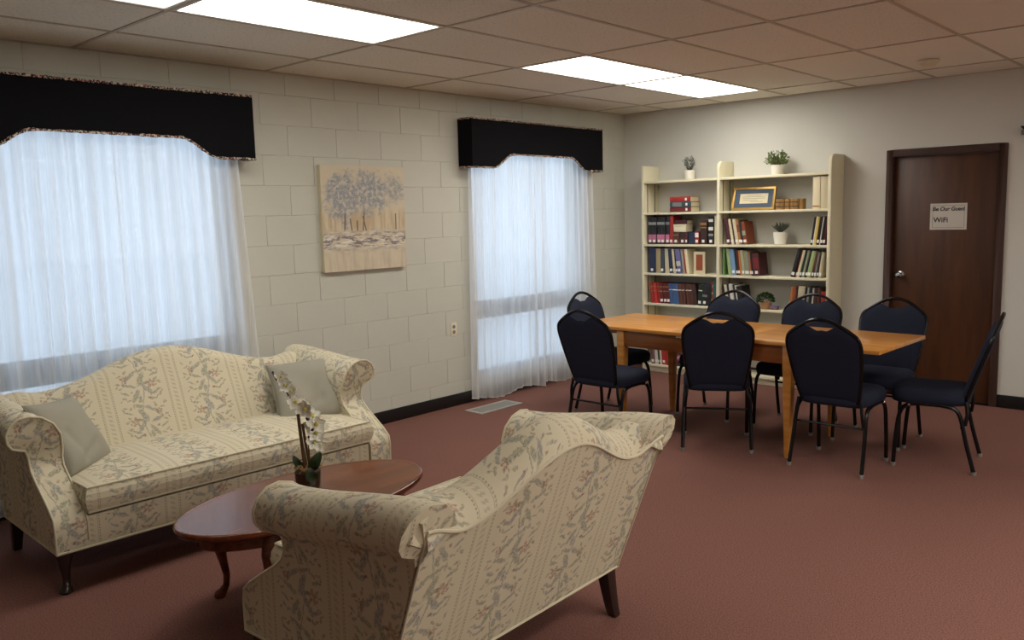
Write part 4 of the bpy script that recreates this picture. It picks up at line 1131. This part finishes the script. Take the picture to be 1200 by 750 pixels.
# ================================================================== MEETING TABLE
ta = radians(-1.8)
T = empty('meeting_table', (2.255, -1.93, 0), ta, 'long orange oak draw-leaf table in front of the bookcase', 'table')
tz = .756; hw_ = .385
for a, b, nm in ((-1.13, -.30, 'leaf'), (-.2985, .2465, 'table_top'), (.248, 1.165, 'leaf')):
    boxobj(nm, (a, b, -hw_, hw_, tz-.026, tz), 'oak', T, .004)
bx0, bx1 = -.72, .585
m = MB()
m.box(bx0+.03, bx1-.03, -hw_+.035, -hw_+.057, tz-.145, tz-.027); ap = m.build('apron', 'oak_dark', T, bevel=.002)
for d in ((bx0+.03, bx1-.03, hw_-.057, hw_-.035), (bx0+.02, bx0+.042, -hw_+.06, hw_-.06), (bx1-.042, bx1-.02, -hw_+.06, hw_-.06)): boxobj('apron', (*d, tz-.145, tz-.027), 'oak_dark', T, .002)
for y in (-.22, .22): boxobj('slide_rail', (-1.0, 1.0, y-.015, y+.015, tz-.075, tz-.0275), 'oak_dark', T, .002)
boxobj('pull_tab', (-.23, -.12, -hw_+.012, -hw_+.034, tz-.040, tz-.028), 'paper', ap, .002)
for sx in (bx0, bx1):
    for sy in (-1, 1):
        m = MB(); rows = []; cx, cy = sx, sy*(hw_-.055)
        for z, h_ in ((0, .017), (.30, .024), (.58, .030), (.60, .031), (tz-.027, .031)): rows.append(m.add([(cx-h_, cy-h_, z), (cx+h_, cy-h_, z), (cx+h_, cy+h_, z), (cx-h_, cy+h_, z)]))
        for a, b in zip(rows, rows[1:]):
            for k in range(4): m.face([a+k, a+(k+1) % 4, b+(k+1) % 4, b+k])
        m.face([rows[0]+k for k in range(4)][::-1]); m.face([rows[-1]+k for k in range(4)]); m.build('leg', 'oak', T, bevel=.003)

# ================================================================== BANQUET CHAIRS (local: faces +y, origin between the rear feet)
def bez(pts, n=8):
    """smooth polyline through points (Catmull-Rom)"""
    P = [Vector(p) for p in pts]; out = []
    for i in range(len(P)-1):
        a = P[i-1] if i else P[i]*2-P[i+1]; b, c = P[i], P[i+1]; d = P[i+2] if i+2 < len(P) else P[i+1]*2-P[i]
        for k in range(n):
            t = k/n; out.append(.5*((2*b)+(c-a)*t+(2*a-5*b+4*c-d)*t*t+(3*b-a-3*c+d)*t**3))
    out.append(P[-1]); return out
def make_chair():
    e = empty('banquet_chair')
    fr = 'chair_metal'
    def by(z): return .065-(z-.42)*.33            # back plane
    for s in (-1, 1):
        # rear leg sweeping up into the seat rail
        m = MB(); m.tube(bez([(s*.222, .0, .012), (s*.218, .045, .18), (s*.213, .08, .33), (s*.210, .115, .385), (s*.208, .19, .400)]), .0125, 8); lg = m.build('leg', fr, e, smooth=True)
        g = MB(); g.lathe([(0, 0), (.013, 0), (.0145, .008), (.0145, .022), (0, .022)], 12, (s*.222, -.001, 0)); g.build('glide', 'glide_grey', lg, smooth=True)
        m = MB(); m.tube(bez([(s*.215, .44, .012), (s*.214, .43, .18), (s*.212, .412, .33), (s*.210, .375, .385), (s*.208, .31, .400)]), .0125, 8); lg = m.build('leg', fr, e, smooth=True)
        g = MB(); g.lathe([(0, 0), (.013, 0), (.0145, .008), (.0145, .022), (0, .022)], 12, (s*.215, .44, 0)); g.build('glide', 'glide_grey', lg, smooth=True)
        m = MB(); m.tube([(s*.208, .18, .400), (s*.208, .33, .400)], .0125, 8); m.build('seat_rail', fr, e, smooth=True)
        m = MB(); m.tube(bez([(s*.207, .055, .24+.05), (s*.200, .048, .36), (s*.19, by(.43)-.004, .43)]), .010, 8); m.build('back_bracket', fr, e, smooth=True)
        b = MB(); b.lathe([(0, 0), (.009, 0), (.007, .004), (0, .005)], 10); o = b.build('bolt', 'chrome', e, smooth=True); o.location = (s*.221, .36, .392); o.rotation_euler = (0, s*pi/2, 0)
    m = MB(); m.tube([(-.2135, .075, .275), (.2135, .075, .275)], .007, 8); m.build('stretcher', fr, e, smooth=True)
    # seat pad, rounded and crowned
    m = MB(); rows = []; n = 48
    def sq(a, rx, ry, p=5.0):
        c, s = cos(a), sin(a); k = (abs(c)**p+abs(s)**p)**(-1/p); return rx*k*c, ry*k*s
    for ins, z in ((.012, .398), (.0, .404), (-.004, .425), (-.003, .452), (.006, .472), (.025, .484), (.07, .490), (.13, .492)):
        row_ = []
        for k in range(n):
            x, y = sq(2*pi*k/n, .220-ins, .212-ins); tp = 1-.04*(-y/.212*.5+.5); row_.append((x*tp, .258+y, z))
        rows.append(m.add(row_))
    for p, q in zip(rows, rows[1:]):
        for k in range(n): m.face([p+k, p+(k+1) % n, q+(k+1) % n, q+k])
    m.face([rows[0]+k for k in range(n)][::-1]); m.face([rows[-1]+k for k in range(n)])
    m.build('seat', 'navy_fabric', e, smooth=True, angle=60)
    # back: crowned outline
    def hw(z):
        pts = ((.415, .168), (.44, .178), (.55, .196), (.68, .213), (.76, .219), (.80, .217), (.835, .200), (.865, .165), (.895, .11), (.915, .055), (.922, 0))
        for (a, b), (c, d) in zip(pts, pts[1:]):
            if z <= c: return b+(d-b)*(z-a)/(c-a)
        return 0
    tubepts = []
    prof = [(.168, .43), (.180, .46), (.198, .56), (.214, .68), (.221, .765), (.219, .800), (.206, .836), (.170, .868), (.118, .902), (.060, .930), (0, .940)]
    half = [(x, by(z), z) for x, z in prof]
    full = [(-x, y, z) for x, y, z in half]+[(x, y, z) for x, y, z in half[-2::-1]]
    m = MB(); m.tube(bez(full, 4), .0115, 8); m.build('back_frame', fr, e, smooth=True)
    m = MB(); m.tube([(-.17, by(.43), .43), (.17, by(.43), .43)], .008, 8); m.build('back_crossbar', fr, e, smooth=True)
    # cushion: same outline inside the tube, top edge dipping under the hand hole
    NX, NZ = 28, 22
    def xw(z):
        for (a, b), (c, d) in zip(prof, prof[1:]):
            if b <= z <= d: return a+(c-a)*(z-b)/(d-b)
        return prof[0][0] if z < .43 else 0
    def top(x):
        ax = abs(x)
        crown = prof[-1][1]
        for (a, b), (c, d) in zip(prof, prof[1:]):
            if c <= ax <= a and b > .70: crown = b+(d-b)*(a-ax)/(a-c+1e-9); break
        return crown-.008-.058*(1-smooth(.02, .112, ax))
    for nm, sg, bul in (('backrest', 1, .030), ('back_cover', -1, .012)):
        P = []
        for i in range(NX+1):
            u = -1+2*i/NX; row_ = []
            for j in range(NZ+1):
                t = j/NZ; xm = .219*u
                zt_ = top(xm*.99); z = .43+(zt_-.43)*t
                x = u*(xw(z) if z < .77 else .2195)
                ed = ((1-abs(u)**6)*(1-abs(2*t-1)**8))**.5
                row_.append((x, by(z)+sg*(.006+bul*ed), z))
            P.append(row_)
        m = MB(); m.grid(P)
        rim = [P[i][0] for i in range(NX+1)]+[P[NX][j] for j in range(1, NZ+1)]+[P[i][NZ] for i in range(NX-1, -1, -1)]+[P[0][j] for j in range(NZ-1, 0, -1)]
        k0 = m.add(rim); k1 = m.add([(p[0], by(p[2]), p[2]) for p in rim]); n = len(rim)
        for q in range(n): m.face([k0+q, k0+(q+1) % n, k1+(q+1) % n, k1+q])
        m.build(nm, 'navy_fabric', e, smooth=True, angle=60)
    return e
ch = make_chair()
GRP = 'navy banquet chairs around the table'
SPOTS = [  # x, y of the rear feet centre, angle of facing, label
    (1.625, -2.775, 0, 'navy banquet chair at the table\'s near side, closest to the curtain'),
    (2.410, -2.432, 30, 'navy banquet chair at the middle of the table\'s near side, seen squarely from behind'),
    (3.125, -2.420, 0, 'navy banquet chair at the near side, before the table\'s right leg'),
    (3.80, -1.757, 99.5, 'navy banquet chair at the right end, turned sideways before the door'),
    (3.105, -1.262, 180, 'navy banquet chair behind the table, standing before the door frame'),
    (2.51, -1.235, 180, 'navy banquet chair behind the table, before the bookcase\'s right side'),
    (1.87, -1.245, 180, 'navy banquet chair behind the table, before the bookcase\'s middle upright'),
    (.93, -1.83, -90, 'navy banquet chair at the left end, against the curtain'),
]
for i, (x, y, ang, lab) in enumerate(SPOTS):
    o = ch if i == 0 else copy_tree(ch)
    o.location = (x, y, 0); o.rotation_euler = (0, 0, radians(ang)); tag(o, lab, 'chair', GRP)
